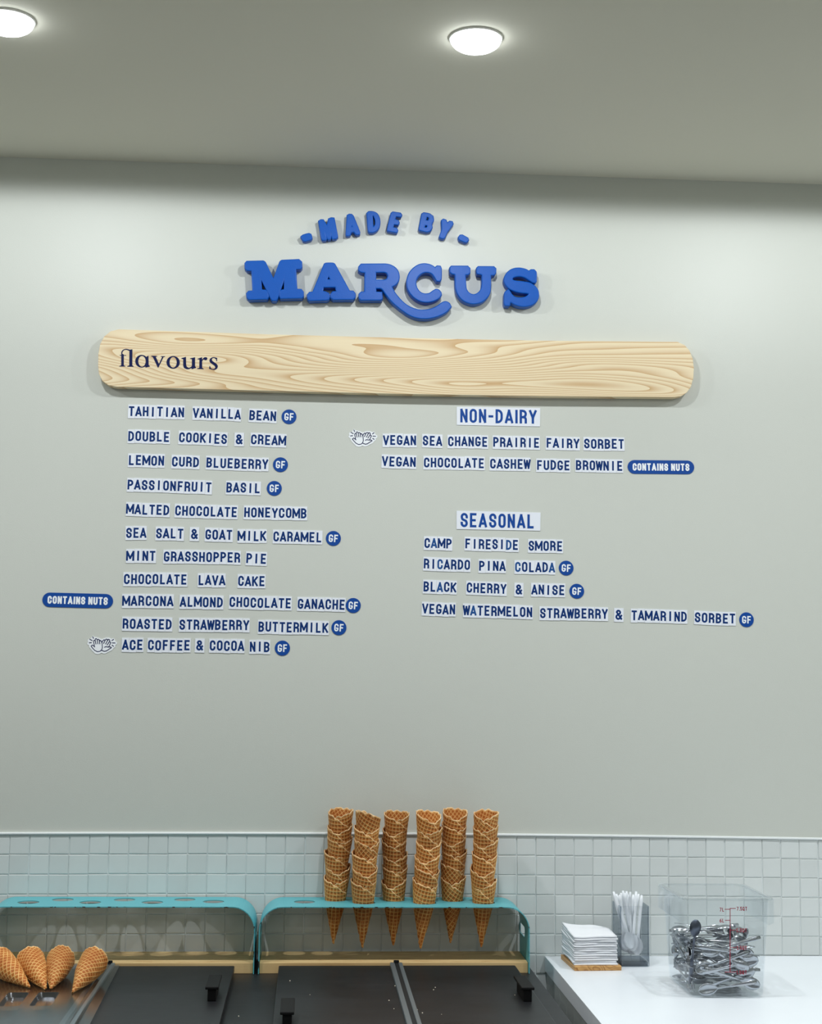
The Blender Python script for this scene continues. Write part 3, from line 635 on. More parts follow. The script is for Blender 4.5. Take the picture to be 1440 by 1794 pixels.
plate('heading_sign', [(800,712.8),(946.3,715.2),(945.6,747.5),(800.2,744.6)], 'NON-DAIRY', (806.3,740.6,940,743), 24.6, 'white heading plate reading NON-DAIRY under the wooden board')
plate('heading_sign', [(799.8,895),(946.8,898.2),(946.2,930),(799.8,927)], 'SEASONAL', (806.8,923.6,934.8,926), 25, 'white heading plate reading SEASONAL, middle right')

def disc_outline(rx, n=48): return [(rx * math.cos(2 * PI * i / n), rx * math.sin(2 * PI * i / n)) for i in range(n)]
V, F = poly_solid([disc_outline(.0198)], .0014, .0003, 1)
gfm = MB().add(V, F, TO_WALL)
gft = MB(); text_mesh(gft, 'GF', .0205, .0036, .0030, Matrix.Translation((0, -.00090, 0)) @ TO_WALL, center=True)
badge0 = None
for x, y, lab in [(506.3,730.3,'after VANILLA BEAN'),(491.3,814.2,'after BLUEBERRY'),(480.5,855.7,'after BASIL'),(584,943.3,'after CARAMEL'),(618.8,1060.8,'after GANACHE'),(593.7,1099.7,'after BUTTERMILK'),(494.7,1135.5,'after COCOA NIB'),(991.7,995.3,'after COLADA'),(1010.3,1035.8,'after ANISE'),(1307.5,1085.8,'after TAMARIND SORBET')]:
    p = on_wall(x, y)
    if badge0 is None:
        badge0 = t = empty('round_badge'); gfm.build('disc', M['badge'], t); gft.build('lettering', M['white_print'], t)
    else: t = copy_tree(badge0)
    t.location = (p.x, -.0008, p.z); t.rotation_euler = (0, rw.uniform(.0, .05), 0)
    tag(t, 'round blue badge with white letters GF, ' + lab, 'badge', 'round blue GF badges')
nut0 = None
for (xa, ya, xb, yb, hpx, lab) in [(74.5,1050.5,198,1053.6,25,'blue pill badge reading CONTAINS NUTS, at the far left'), (1099.5,818,1215.8,819,23.7,'blue pill badge reading CONTAINS NUTS, right of BROWNIE')]:
    a, b = on_wall(xa, ya), on_wall(xb, yb); c = (a + b) / 2; L_ = (b - a).length; hh = (on_wall(xa, ya - hpx) - a).length
    R_ = hh / 2; hw = L_ / 2 - R_
    out = arc(hw, 0, R_, -90, 90, 12) + arc(-hw, 0, R_, 90, 270, 12)
    V, F = poly_solid([out], .0014, .0003, 1)
    t = empty('pill_badge', (c.x, -.0008, c.z)); t.rotation_euler = (0, -math.atan2(b.z - a.z, b.x - a.x), 0)
    MB().add(V, F, TO_WALL).build('backing', M['badge'], t)
    m_ = MB(); text_mesh(m_, 'CONTAINS NUTS', hh * .55, hh * .115, hh * .085, Matrix.Translation((0, -.0009, 0)) @ TO_WALL, fit=L_ * .85, center=True)
    m_.build('lettering', M['white_print'], t); tag(t, lab, 'badge', 'blue nut warning badges')

# clapping hands stickers
st_out = [(230,330),(270,270),(335,258),(368,190),(410,152),(450,190),(500,200),(600,215),(700,258),(760,250),(850,208),(980,205),(1060,238),(1110,220),(1160,250),(1190,320),(1250,360),(1250,420),(1195,470),(1205,520),(1150,560),(1090,640),(980,700),(880,760),(800,768),(730,745),(660,782),(590,792),(500,765),(400,670),(300,560),(285,490),(235,470),(222,420),(250,390)]
st_lines = [[(490,545),(440,500),(400,480),(362,515),(400,570),(500,670),(590,706),(680,690),(735,635),(755,560),(742,440),(722,360),(690,318),(640,305)],
 [(475,530),(460,440),(438,360),(445,315),(480,315)],[(525,440),(488,300),(500,255),(530,250),(560,285),(592,430)],[(575,285),(600,268),(630,290),(660,430)],[(640,330),(680,310),(712,350)],
 [(730,385),(755,320),(800,280),(832,310),(790,410)],[(832,310),(868,258),(910,262),(925,300),(865,425)],[(925,300),(955,258),(990,275),(1000,320),(920,460)],[(995,340),(1040,375),(980,515)],
 [(830,545),(865,520),(960,530),(1040,525),(1068,550),(1000,600),(900,670),(830,686),(740,655)],
 [(400,185),(430,245)],[(300,275),(385,320)],[(290,405),(365,395)],[(1075,300),(1130,255)],[(1095,380),(1190,380)],[(1090,462),(1142,497)]]
for ox, oy, scl, tilt, lab in [(635.0, 768.2, 20.57, 0, 'white sticker of two clapping hands left of VEGAN SEA CHANGE'), (178.0, 1130.6, 19.9, 0, 'white sticker of two clapping hands at the bottom left')]:
    c = on_wall(ox, oy); k = (on_wall(ox + 10, oy) - c).length / 10 / scl
    cv = lambda pts: [((u - 722) * k, -(v - 480) * k) for u, v in pts]
    t = empty('hands_sticker', (c.x, -.0006, c.z)); t.rotation_euler = (0, .02, 0); tag(t, lab, 'sticker', 'clapping hands stickers')
    V, F = poly_solid([cv(soften(st_out, 60))], .0010); MB().add(V, F, TO_WALL).build('backing', M['white_print'], t)
    m_ = MB()
    for l in st_lines: ribbon(m_, cv(l), 27 * k, Matrix.Translation((0, -.0007, 0)) @ TO_WALL)
    m_.build('drawing', M['navy'], t)

# ------------------------------------------------------------------ freezer with lids
ZS = 0.906
fz = empty('ice_cream_freezer', (-.8, -.45, 0)); tag(fz, 'dark steel ice cream freezer with flip lids along the wall', 'freezer')
L0 = fz.location
def fbox(name, mat, *a, b=0.0, parent=None, lab=None):
    m_ = MB().box(a[0] - L0.x, a[1] - L0.x, a[2] - L0.y, a[3] - L0.y, a[4], a[5], b=b)
    o = m_.build(name, mat, parent or fz)
    if lab: o['label'] = lab
    return o
fbox('top', M['steel'], -2.1, .300, -.93, -.004, ZS - .03, ZS, b=.002)
fbox('body', M['steel'], -2.09, .290, -.91, -.02, .02, ZS - .03)
def lid(x0, x1, side, hy):
    o = fbox('lid', M['steel'], x0, x1, -.90, -.180, ZS + .006, ZS + .022, b=.0025)
    hx = (x1 - .030) if side > 0 else (x0 + .030)
    m_ = MB(); hxl = hx - L0.x; hyl = hy - L0.y; z = ZS + .022
    m_.box(hxl - .0145, hxl + .0145, hyl - .068, hyl + .068, z + .026, z + .032, b=.0018)
    m_.box(hxl - .0095, hxl + .0095, hyl - .062, hyl + .050, z - .001, z + .0265, b=.0022)
    h = m_.build('handle', M['black'], o); h['label'] = 'black plastic grip'
    return o
lid(-.757 + .012, -.450, 1, -.525); lid(-1.045, -.757 - .012, -1, -.70)
lid(-.341, -.0605, -1, -.775); lid(-.0365, .2495, 1, -.54)
lid(-1.50, -1.14, 1, -.55)
for xc in (-.757, -.0485):
    fbox('lid_track', M['alu'], xc - .0165, xc - .0048, -.90, -.1765, ZS + .004, ZS + .029, b=.0022, lab='bright aluminium track')
    fbox('lid_track', M['alu'], xc + .0048, xc + .0145, -.90, -.1765, ZS + .004, ZS + .029, b=.0022, lab='bright aluminium track')
    fbox('gasket', M['rubber'], xc - .0050, xc + .0050, -.90, -.168, ZS + .002, ZS + .027, lab='black rubber strip between the tracks')
    fbox('hinge_cap', M['black'], xc - .0068, xc + .0068, -.176, -.166, ZS + .004, ZS + .033, b=.002, lab='black hinge cap')
m_ = MB(); rc = random.Random(5)
for (px, py) in [(762.5,1730.5),(759.5,1734.7),(692,1728),(681.5,1753.5),(731,1770),(740,1775.5),(773.5,1777.5),(902,1744),(925,1697.5),(418,1781),(508,1719),(543,1743),(690,1768)]:
    p = on_level(px, py, ZS + (.0225 if 480 < px < 915 else .0005)); s_ = rc.uniform(.0007, .0013)
    m_.box(p.x - s_, p.x + s_, p.y - s_ * 1.4, p.y + s_ * 1.4, p.z, p.z + s_ * 1.4, b=.0003)
tag(m_.build('crumbs', M['crumb']), 'a few pale crumbs scattered on the dark freezer lids', 'crumbs', kind='stuff')

# ------------------------------------------------------------------ white counter on the right
ZC = 0.918
ct = empty('service_counter', (.98, -.5, 0)); tag(ct, 'white worktop counter on the right with a tiled side', 'counter')
L1 = ct.location
MB().box(.352 - L1.x, 1.75 - L1.x, -1.05 - L1.y, -.004 - L1.y, ZC - .038, ZC, b=.0012).build('worktop', M['white_stone'], ct)
MB().box(.3605 - L1.x, 1.74 - L1.x, -1.02 - L1.y, -.01 - L1.y, .02, ZC - .038).build('body', M['grout'], ct)
V, F = tile_mesh(.1008, .1008, .005, .0012); V = [tuple(Matrix.Rotation(-PI / 2, 3, 'Z') @ Vector(v)) for v in V]
me = bpy.data.meshes.new('tile'); me.from_pydata(V, [], F); me.materials.append(M['side_tile'])
for r in range(4):
    for k in range(10):
        inst('tile', me, ct, (.3605 - L1.x, -.062 - k * .1030 - .0 - L1.y, ZC - .0395 - .0515 - r * .1030))

# ------------------------------------------------------------------ teal cone holders
ZR = 1.070; YB, YF = -.010, -.177
def cone_holder(xl, xr, holes, label, slots):
    cxh = (xl + xr) / 2
    t = empty('cone_holder', (cxh, 0, ZS)); tag(t, label, 'cone holder', 'teal cone holders on the freezer')
    r = .058; th = .0022; m_ = MB(); zt = ZR - ZS
    hw = (xr - xl) / 2
    outer = [(-hw + r, YF), (hw - r, YF), (hw - r, YB), (-hw + r, YB)]
    hs = [[(hx - cxh + .0268 * math.cos(2 * PI * i / 36), hy + .0268 * math.sin(2 * PI * i / 36)) for i in range(36)] for hx, hy in holes]
    V, F = poly_solid([outer] + hs, th); m_.add(V, F, Matrix.Translation((0, 0, zt - th / 2)))
    for s_ in (-1, 1):
        pr = [(s_ * (hw - r + rr * math.sin(a)), zt - r + rr * math.cos(a)) for rr in (r, r - th) for a in [PI / 2 * q / 12 for q in range(13)]]
        V = [(x, y, z) for x, z in pr for y in (YF, YB)]; n13 = 13
        F = []
        for q in range(12):
            a, b = 2 * q, 2 * q + 2; c, d = 26 + 2 * q, 26 + 2 * q + 2
            F += [(a, b, b + 1, a + 1), (c, c + 1, d + 1, d), (a, c, d, b), (a + 1, b + 1, d + 1, c + 1)]
        m_.add(V, F)
        side = [(YF, .001), (YF, zt - r), (YB, zt - r), (YB, .001)]
        sl_ = []
        if slots:
            yc, zc, ly, lz, rr = -.052, .995 - ZS, .050, .013, .010
            sl_ = [arc(yc + ly - rr, zc + lz - rr, rr, 0, 90, 5) + arc(yc - ly + rr, zc + lz - rr, rr, 90, 180, 5) + arc(yc - ly + rr, zc - lz + rr, rr, 180, 270, 5) + arc(yc + ly - rr, zc - lz + rr, rr, 270, 360, 5)]
        V, F = poly_solid([side] + sl_, th)
        T = Matrix.Translation((s_ * (hw - th / 2), 0, 0)) @ Matrix(((0, 0, 1), (1, 0, 0), (0, 1, 0))).to_4x4()
        m_.add(V, F, T)
    m_.build('metal_shell', M['teal'], t)
    b_ = MB(); b_.box(-hw + th + .0008, hw - th - .0008, -.166, YB - .001, .0, .0262, b=.0012)
    b_.build('wooden_base', M['base_wood'], t)
    return t
H1 = [(-.9724,-.1040),(-.894,-.0600),(-.8186,-.1040),(-.7384,-.0600),(-.6636,-.1020),(-.5859,-.0560),(-.511,-.0900)]
H2 = [(-.2804,-.0920),(-.2017,-.0600),(-.127,-.1060),(-.0491,-.0620),(.0287,-.1080),(.1047,-.0620),(.1801,-.1040)]
cone_holder(-1.078, -.402, H1, 'empty teal metal cone holder on wooden base, the left one', True)
cone_holder(-.392, .2865, H2, 'teal metal cone holder with six stacks of cones, the right one', True)

# ------------------------------------------------------------------ waffle cones
def waffle_mesh(seed, wrap=1.42, hmax=.176, rot45=.78):
    rs = random.Random(seed); nu, nv = 200, 92
    k = .55 / PI * rs.uniform(.92, 1.08); tw = wrap * PI
    th = np.linspace(-tw, tw, nu)[:, None]; s = (np.linspace(0, 1, nv) ** .92)[None, :]
    ph = [rs.uniform(0, 6.28) for _ in range(4)]
    skew = rs.uniform(-.25, .25)
    hm = hmax * np.cos(k * (th + skew)) * (1 + .008 * np.sin(3 * th + ph[0]))
    hm = hm + .0032 * np.abs(np.sin(th * 4.4 + ph[1])) + .0009 * np.sin(13 * th + ph[2])
    h = .004 + s * (hm - .004)
    def rad(h): return np.where(h < .105, .232 * h, .02436 + .122 * (h - .105) - .10 * (h - .105) ** 2)
    base = rad(h) + .0011 * (th / (2 * PI))
    rho = h * 1.03; phi = th * .222
    u = rho * np.cos(phi); v = rho * np.sin(phi)
    a = rot45 + rs.uniform(-.12, .12); uu = u * math.cos(a) - v * math.sin(a); vv = u * math.sin(a) + v * math.cos(a)
    cell = .0096
    def rg(c): 
        d = np.abs((c / cell + ph[3]) % 1.0 - .5) * cell      # distance from the cell centre line
        e = cell / 2 - d
        return np.clip(1 - e / .0017, 0, 1)
    ridge = np.maximum(rg(uu), rg(vv)); ridge = ridge * ridge * (3 - 2 * ridge)
    edge = np.clip((s - .972) / .02, 0, 1) * np.ones_like(th)
    edge2 = (np.clip((np.abs(th) - tw * .985) / (tw * .015), 0, 1)) * np.ones_like(s)
    ro = base + .0014 * ridge; ri = base - .0010 - .0004 * (1 - ridge)
    col = np.maximum(np.clip(ridge, 0, 1), edge * 1.75); col = np.maximum(col, edge2 * .9)
    ang = th + PI / 2                        # th = 0 is the high back (+y), seam V at -y
    z = h
    X = [np.stack([r * np.cos(ang), r * np.sin(ang), z + 0 * r], -1).reshape(-1, 3) for r in (ro, ri)]
    co = np.concatenate(X, 0); n1 = nu * nv
    idx = np.arange(n1).reshape(nu, nv)
    A, B, C, D = idx[:-1, :-1].ravel(), idx[1:, :-1].ravel(), idx[1:, 1:].ravel(), idx[:-1, 1:].ravel()
    q1 = np.stack([A, B, C, D], -1); q2 = np.stack([D, C, B, A], -1) + n1
    e = []
    for line, flip in ((idx[:, -1], False), (idx[0, :], False), (idx[-1, :], True)):
        p, q = line[:-1], line[1:]; f = np.stack([p, q, q + n1, p + n1], -1); e.append(f[:, ::-1] if flip else f)
    quads = np.concatenate([q1, q2] + e, 0).astype(np.int32)
    me = bpy.data.meshes.new('waffle_cone'); me.vertices.add(len(co)); me.vertices.foreach_set('co', co.astype(np.float32).ravel())
    me.loops.add(quads.size); me.loops.foreach_set('vertex_index', quads.ravel())
    me.polygons.add(len(quads)); me.polygons.foreach_set('loop_start', np.arange(0, quads.size, 4, dtype=np.int32))
    me.polygons.foreach_set('use_smooth', [True] * len(quads))
    me.update(calc_edges=True)
    at = me.attributes.new('ridge', 'FLOAT', 'POINT'); at.data.foreach_set('value', np.concatenate([col.ravel(), col.ravel()]).astype(np.float32))
    me.materials.append(M['waffle']); return me
CM = [waffle_mesh(1), waffle_mesh(2, rot45=.70), waffle_mesh(5, rot45=.95), waffle_mesh(8, rot45=.1)]
CL = waffle_mesh(9, rot45=.78)
# six stacks: hole, tip pixel, top pixel, row y
stacks = [(583.7,1655,596,1430,-.060),(634.5,1661,643,1441,-.106),(688.7,1658,693,1435,-.062),(736,1662,753,1431,-.108),(789,1653,797,1426,-.062),(843,1659,850.5,1430,-.104)]
names = ['leftmost stack', 'second stack from the left', 'third stack from the left', 'fourth stack from the left', 'fifth stack from the left', 'rightmost stack']
ordn = ['bottom cone', 'second cone from the bottom', 'third cone from the bottom', 'third cone from the top', 'second cone from the top', 'top cone']
rk = random.Random(21)
for si, (tx, ty, ux, uy, y) in enumerate(stacks):
    tip = on_wall(tx, ty, y); top = on_wall(ux, uy, y); ax = (top - tip).normalized()
    for k in range(6):
        me = CM[rk.choice((0, 0, 1, 1, 2, 3))]
        d = (ax + Vector((rk.uniform(-.02, .02), rk.uniform(-.012, .012), 0))).normalized()
        q = Vector((0, 0, 1)).rotation_difference(d) @ Quaternion((0, 0, 1), rk.uniform(-.55, .55) + (1.9 if (si == 1 and k == 5) else 0))
        o = inst('waffle_cone', me, None, tip - ax * .003 + ax * (.0337 * k + rk.uniform(-.002, .002)))
        o.rotation_mode = 'QUATERNION'; o.rotation_quaternion = q
        tag(o, 'waffle cone, %s in the %s' % (ordn[k], names[si]), 'ice cream cone', 'waffle cones stacked in the teal holder')

# ------------------------------------------------------------------ clear tray with loose cones, on the left lids
ZL = ZS + .022
tr = empty('plastic_tray', (-.95, -.53, ZL)); tag(tr, 'clear plastic tray holding loose cones, on the left freezer lids', 'tray')
x0, x1, y0, y1 = -.27, .232, -.40, .315
m_ = MB(); zt_ = .0085
def strip(P, Q, z0, z1):      # quad ring between two closed loops
    n_ = len(P); V = [(x, y, z0) for x, y in P] + [(x, y, z1) for x, y in Q]
    return V, [(i, (i + 1) % n_, n_ + (i + 1) % n_, n_ + i) for i in range(n_)]
def rr(xa, xb, ya, yb, r): return arc(xb - r, yb - r, r, 0, 90, 5) + arc(xa + r, yb - r, r, 90, 180, 5) + arc(xa + r, ya + r, r, 180, 270, 5) + arc(xb - r, ya + r, r, 270, 360, 5)
loops = [(rr(x0, x1, y0, y1, .012), zt_ - .006), (rr(x0, x1, y0, y1, .012), zt_), (rr(x0 + .022, x1 - .022, y0 + .02, y1 - .02, .014), zt_), (rr(x0 + .026, x1 - .026, y0 + .024, y1 - .024, .014), zt_ + .0075),
         (rr(x0 + .036, x1 - .036, y0 + .034, y1 - .034, .014), zt_ + .0085), (rr(x0 + .040, x1 - .040, y0 + .038, y1 - .038, .014), zt_ + .003)]
for (a, za), (b, zb) in zip(loops[:-1], loops[1:]):
    V, F = strip(a, b, za, zb); m_.add(V, F)
inner = loops[-1][0]; wells = [rr(.020, .066, -.155, -.015, .01), rr(.086, .132, -.155, -.015, .01), rr(-.110, -.064, -.155, -.015, .01)]
V, F = poly_solid([inner] + wells, .0006); m_.add(V, F, Matrix.Translation((0, 0, zt_ + .003)))
for w_ in wells:
    cxw = sum(p[0] for p in w_) / len(w_); cyw = sum(p[1] for p in w_) / len(w_)
    lo = [(cxw + (x - cxw) * .8, cyw + (y - cyw) * .9) for x, y in w_]
    V, F = strip(w_, lo, zt_ + .003, .0015); m_.add(V, F); V, F = poly_solid([lo], .0006); m_.add(V, F, Matrix.Translation((0, 0, .0015)))
sheet = m_.build('sheet', M['tray'], tr)
tr.rotation_euler = (0, 0, .028)
lay = [((52,1729),(-5,1681),'loose waffle cone lying on the tray, cut by the left edge'),((80,1732),(52,1681),'loose waffle cone lying on the tray, second from the left'),
       ((89,1732),(107,1679),'loose waffle cone lying on the tray, third from the left'),((127,1738),(163,1687),'loose waffle cone lying on the tray, rightmost and apart')]
for i, ((ax_, ay_), (bx_, by_), lab) in enumerate(lay):
    a = on_level(ax_, ay_, ZL + .015); b = on_level(bx_, by_, ZL + .015 + .034); d = (b - a).normalized()
    q = Vector((0, 0, 1)).rotation_difference(d) @ Quaternion((0, 0, 1), [2.6, 3.3, -2.7, 2.9][i])
    o = inst('waffle_cone', CL if i != 1 else CM[0], None, a - d * .004); o.rotation_mode = 'QUATERNION'; o.rotation_quaternion = q
    tag(o, lab, 'ice cream cone', 'loose waffle cones on the tray')

# ------------------------------------------------------------------ napkins on a small board
rz = .045
cb = on_level(1005, 1701, ZC)
nb = empty('napkin_board', (cb.x + .058, cb.y + .083, ZC)); nb.rotation_euler = (0, 0, rz); tag(nb, 'small wooden board under the stack of white napkins', 'board')
MB().box(-.060, .060, -.083, .080, 0, .0115, b=.0015).build('slab', M['coaster_wood'], nb)
rn = random.Random(9)
NN = 13; ords = ['bottom', 'second from the bottom', 'third from the bottom', 'fourth from the bottom', 'fifth from the bottom', 'sixth from the bottom', 'seventh from the bottom, in the middle', 'sixth from the top', 'fifth from the top', 'fourth from the top', 'third from the top', 'second from the top', 'top']
for k in range(NN):
    m_ = MB(); nx, ny = 16, 16; t0 = .0056; ph = 1.1 + rn.uniform(-.35, .35); f = k / (NN - 1)
    def zz(u, v, up):
        lift = .0045 * f * (u * u) * (1 if v > 0 else .6) + .0012 * math.sin(3 * u + ph) * (.4 + f) + .0009 * math.sin(4 * v + ph * 2)
        corner = -.010 * max(0, u) ** 3 * max(0, v) ** 2 * f + .006 * f * max(0, -u) * max(0, v)
        tilt = .010 * f * (-v * .2) + .004 * f * (v)
        edge = max(abs(u), abs(v)); r_ = .16 * t0 * (1 - math.sqrt(max(0, 1 - max(0, (edge - .982) / .018) ** 2)))
        return lift + corner + tilt + ((t0 - r_) if up else r_)
    for up in (0, 1):
        for i in range(nx + 1):
            for j in range(ny + 1):
                u, v = -1 + 2 * i / nx, -1 + 2 * j / ny
                w_ = 1 + .003 * math.sin(5 * v + ph * 5)
                m_.v.append((u * .0555 * w_, v * .074 + .0008 * math.sin(4 * u + ph * 4), zz(u, v, up)))
    n1 = (nx + 1) * (ny + 1)
    for i in range(nx):
        for j in range(ny):
            a = i * (ny + 1) + j; b = a + ny + 1
            m_.f += [(a, a + 1, b + 1, b), (n1 + a, n1 + b, n1 + b + 1, n1 + a + 1)]
    for i in range(nx):
        a = i * (ny + 1); b = a + ny + 1; m_.f += [(a, b, n1 + b, n1 + a), (a + ny, n1 + a + ny, n1 + b + ny, b + ny)]
    for j in range(ny):
        a = j; b = nx * (ny + 1) + j; m_.f += [(a, n1 + a, n1 + a + 1, a + 1), (b, b + 1, n1 + b + 1, n1 + b)]
    o = m_.build('napkin', M['napkin'], smooth=True)
    sh = Vector((.004 if k == 0 else rn.uniform(-.0012, .0012), -.004 if k == 0 else rn.uniform(-.0012, .0012)))
    o.location = (nb.location.x - .003 + sh.x, nb.location.y + .003 + sh.y, ZC + .0118 + k * .0056); o.rotation_euler = (0, 0, rz + (-.05 if k == 0 else rn.uniform(-.025, .025)))
    tag(o, 'folded white paper napkin, %s of the stack' % ords[k], 'napkin', 'white napkins stacked on the small board')

# ------------------------------------------------------------------ glass with plastic spoons
g = empty('glass_vase', (.559, -.103, ZC)); tag(g, 'tall square clear glass holding white plastic spoons', 'glass')
m_ = MB(); wv, dv, hv, tg = .0385, .050, .150, .0042
def sq(w, d, r): return rr(-w, w, -d, d, r)
lv = [(sq(wv - .003, dv - .003, .004), 0), (sq(wv, dv, .005), .002), (sq(wv, dv, .005), hv), (sq(wv - tg, dv - tg, .003), hv), (sq(wv - tg, dv - tg, .003), .014), (sq(wv - tg - .004, dv - tg - .004, .003), .0115)]
for (a, za), (b, zb) in zip(lv[:-1], lv[1:]):
    V, F = strip(a, b, za, zb); m_.add(V, F)
for loop, z in ((lv[0][0], 0), (lv[-1][0], .0115)):
    m_.add([(x, y, z) for x, y in loop], [tuple(range(len(loop)))])
m_.build('vessel', M['glass'], g)
m_ = MB(); lb = [(sq(wv - tg + .0006, dv - tg + .0006, .003), .0012), (sq(wv - tg + .0006, dv - tg + .0006, .003), .0108)]
V, F = strip(lb[0][0], lb[1][0], .0012, .0108); m_.add(V, F)
for loop, z in lb: m_.add([(x, y, z) for x, y in loop], [tuple(range(len(loop)))])
m_.build('thick_base', M['glass_base'], g)
m_ = MB()
for sx in (-1, 1):
    for sy in (-1, 1): m_.box(sx * (wv - .0034) - .0012, sx * (wv - .0034) + .0012, sy * (dv - .0034) - .0012, sy * (dv - .0034) + .0012, .012, hv - .001)
m_.build('corner_darkening', M['glass_base'], g)  # tinted bars added inside the corners, darkening them in place of refraction

def spoon_mesh(L=.135, bowlL=.043, bw=.0145, depth=.0065, hw0=.0022, hw1=.0058, th=.0011, x_off=0.0, lift=.009):
    st = []; nb_ = 9
    for i in range(nb_):
        t = (1 - math.cos(PI * i / (nb_ - 1))) / 2; a = PI * (t ** .88)
        w = bw * max(.30, math.sin(a) ** .5) if t < .999 else hw0 * 1.15
        w = max(w, hw0 * 1.1) if t > .5 else w
        d = depth * math.sin(PI * min(1, t * .98)) ** .8 if t < .999 else 0
        st.append((t * bowlL, w, .002 * t, d))
    for i in range(1, 8):
        t = i / 7; w = hw0 + (hw1 - hw0) * (t ** 1.6)
        if i == 7: w *= .55
        st.append((bowlL + t * (L - bowlL), w, .002 + lift * math.sin(t * PI * .62) - .003 * t, 0))
    C_ = 5; V = []; F = []; n_ = len(st)
    for side in (0, 1):
        for (x, w, z, d) in st:
            for c in range(C_):
                s = -1 + 2 * c / (C_ - 1); V.append((x + x_off, s * w, z - d * (1 - s * s) + (.0004 * (1 - s * s) if d == 0 else 0) + (th if side == 0 else 0)))
    I = lambda side, i, c: side * n_ * C_ + i * C_ + c
    for i in range(n_ - 1):
        for c in range(C_ - 1):
            F += [(I(0, i, c), I(0, i + 1, c), I(0, i + 1, c + 1), I(0, i, c + 1)), (I(1, i, c), I(1, i, c + 1), I(1, i + 1, c + 1), I(1, i + 1, c))]
        F += [(I(0, i, 0), I(1, i, 0), I(1, i + 1, 0), I(0, i + 1, 0)), (I(0, i, C_ - 1), I(0, i + 1, C_ - 1), I(1, i + 1, C_ - 1), I(1, i, C_ - 1))]
    for c in range(C_ - 1):
        F += [(I(0, 0, c), I(0, 0, c + 1), I(1, 0, c + 1), I(1, 0, c)), (I(0, n_ - 1, c), I(1, n_ - 1, c), I(1, n_ - 1, c + 1), I(0, n_ - 1, c + 1))]
    return V, F
def mesh_of(name, V, F, mat, smooth=True):
    me = bpy.data.meshes.new(name); me.from_pydata(V, [], F); me.materials.append(mat)
    if smooth: me.polygons.foreach_set('use_smooth', [True] * len(me.polygons))
    return me
V, F = spoon_mesh(L=.150, bowlL=.044, bw=.0150, depth=.006, hw0=.0036, hw1=.0046, th=.0014, lift=.003)
ps_bowl = mesh_of('plastic_spoon', V, F, M['plastic_white'])
rp = random.Random(14)
gx, gy = g.location.x, g.location.y
tops = [(1068,1562),(1074,1562),(1079,1566),(1085,1567),(1091,1560),(1097,1561),(1104,1562),(1114,1562),(1124,1568),(1100,1567),(1109,1567),(1094,1564),(1119,1566),(1088,1564)]
for i, (px, py) in enumerate(tops):
    yy = gy + rp.uniform(-.026, .012); top = on_wall(px, py, yy)
    top.x = max(gx - .050, min(gx + .032, top.x))
    bot = Vector((gx + rp.uniform(-.014, .014), gy - .026 + (i % 7) * .0078, ZC + .0150 + rp.uniform(0, .006)))
    d = (top - bot); L_ = d.length; d.normalize(); o = inst('plastic_spoon', ps_bowl, None, top - d * .150)
    zax = Vector((rp.uniform(-.25, .25), -1, 0)); zax = (zax - d * zax.dot(d)).normalized(); yax = zax.cross(d)
    o.matrix_world = Matrix.Translation(top - d * .150) @ Matrix((d, yax, zax)).transposed().to_4x4()
    tag(o, 'white plastic spoon standing handle up in the square glass', 'spoon', 'white plastic spoons in the glass')

# ------------------------------------------------------------------ clear measuring bin with metal spoons
bx, by = .6945, -.4125
bn = empty('measuring_bin', (bx, by, ZC)); tag(bn, 'clear plastic measuring bin with red scale full of metal spoons', 'container')
m_ = MB(); HB = .225
w0, d0, w1, d1 = .0855, .1150, .0990, .1240
lv = [(sq(w0 - .008, d0 - .008, .014), .001), (sq(w0, d0, .018), .006), (sq(w1, d1, .018), HB), (sq(w1 - .0022, d1 - .0022, .016), HB), (sq(w0 - .0022, d0 - .0022, .016), .0065), (sq(w0 - .010, d0 - .010, .012), .0035)]
for (a, za), (b, zb) in zip(lv[:-1], lv[1:]):
    V, F = strip(a, b, za, zb); m_.add(V, F)
for loop, z in ((lv[0][0], .001), (lv[-1][0], .0035)): m_.add([(x, y, z) for x, y in loop], [tuple(range(len(loop)))])
m_.build('vessel', M['clear'], bn, smooth=False)
m_ = MB()
lv = [(sq(w1 + .0005, d1 + .0005, .018), HB - .004), (sq(w1 + .0085, d1 + .0045, .020), HB - .003), (sq(w1 + .0085, d1 + .0045, .020), HB + .0005), (sq(w1 - .001, d1 - .001, .016), HB + .0015)]
for (a, za), (b, zb) in zip(lv[:-1], lv[1:]):
    V, F = strip(a, b, za, zb); m_.add(V, F)
m_.build('rim', M['clear_rim'], bn)
for s_ in (-1, 1):     # side grips hanging from the rim
    m_ = MB(); xo = s_ * (w1 + .0075); xi = s_ * (w1 - .003)
    yv = [-d1 + .004, -d1 + .03, d1 - .03, d1 - .004]
    zb_ = [HB - .055, HB - .055, HB - .055, HB - .055]
    V = []; 
    for yy, zb in zip(yv, zb_): V += [(xo, yy, HB - .002), (xo, yy, zb), (xi, yy, zb - .004), (xi, yy, zb - .0055), (xo + s_ * .0018, yy, zb), (xo + s_ * .0018, yy, HB - .002)]
    F = []
    for q in range(3):
        a, b = q * 6, q * 6 + 6
        for e in range(5): F.append((a + e, a + e + 1, b + e + 1, b + e))
    m_.add(V, F)
    for a in (0, 18): m_.add([V[a], V[a + 1], V[a + 2], (xi, V[a][1], HB - .002)], [(0, 1, 2, 3)])
    m_.build('grip', M['clear'], bn)
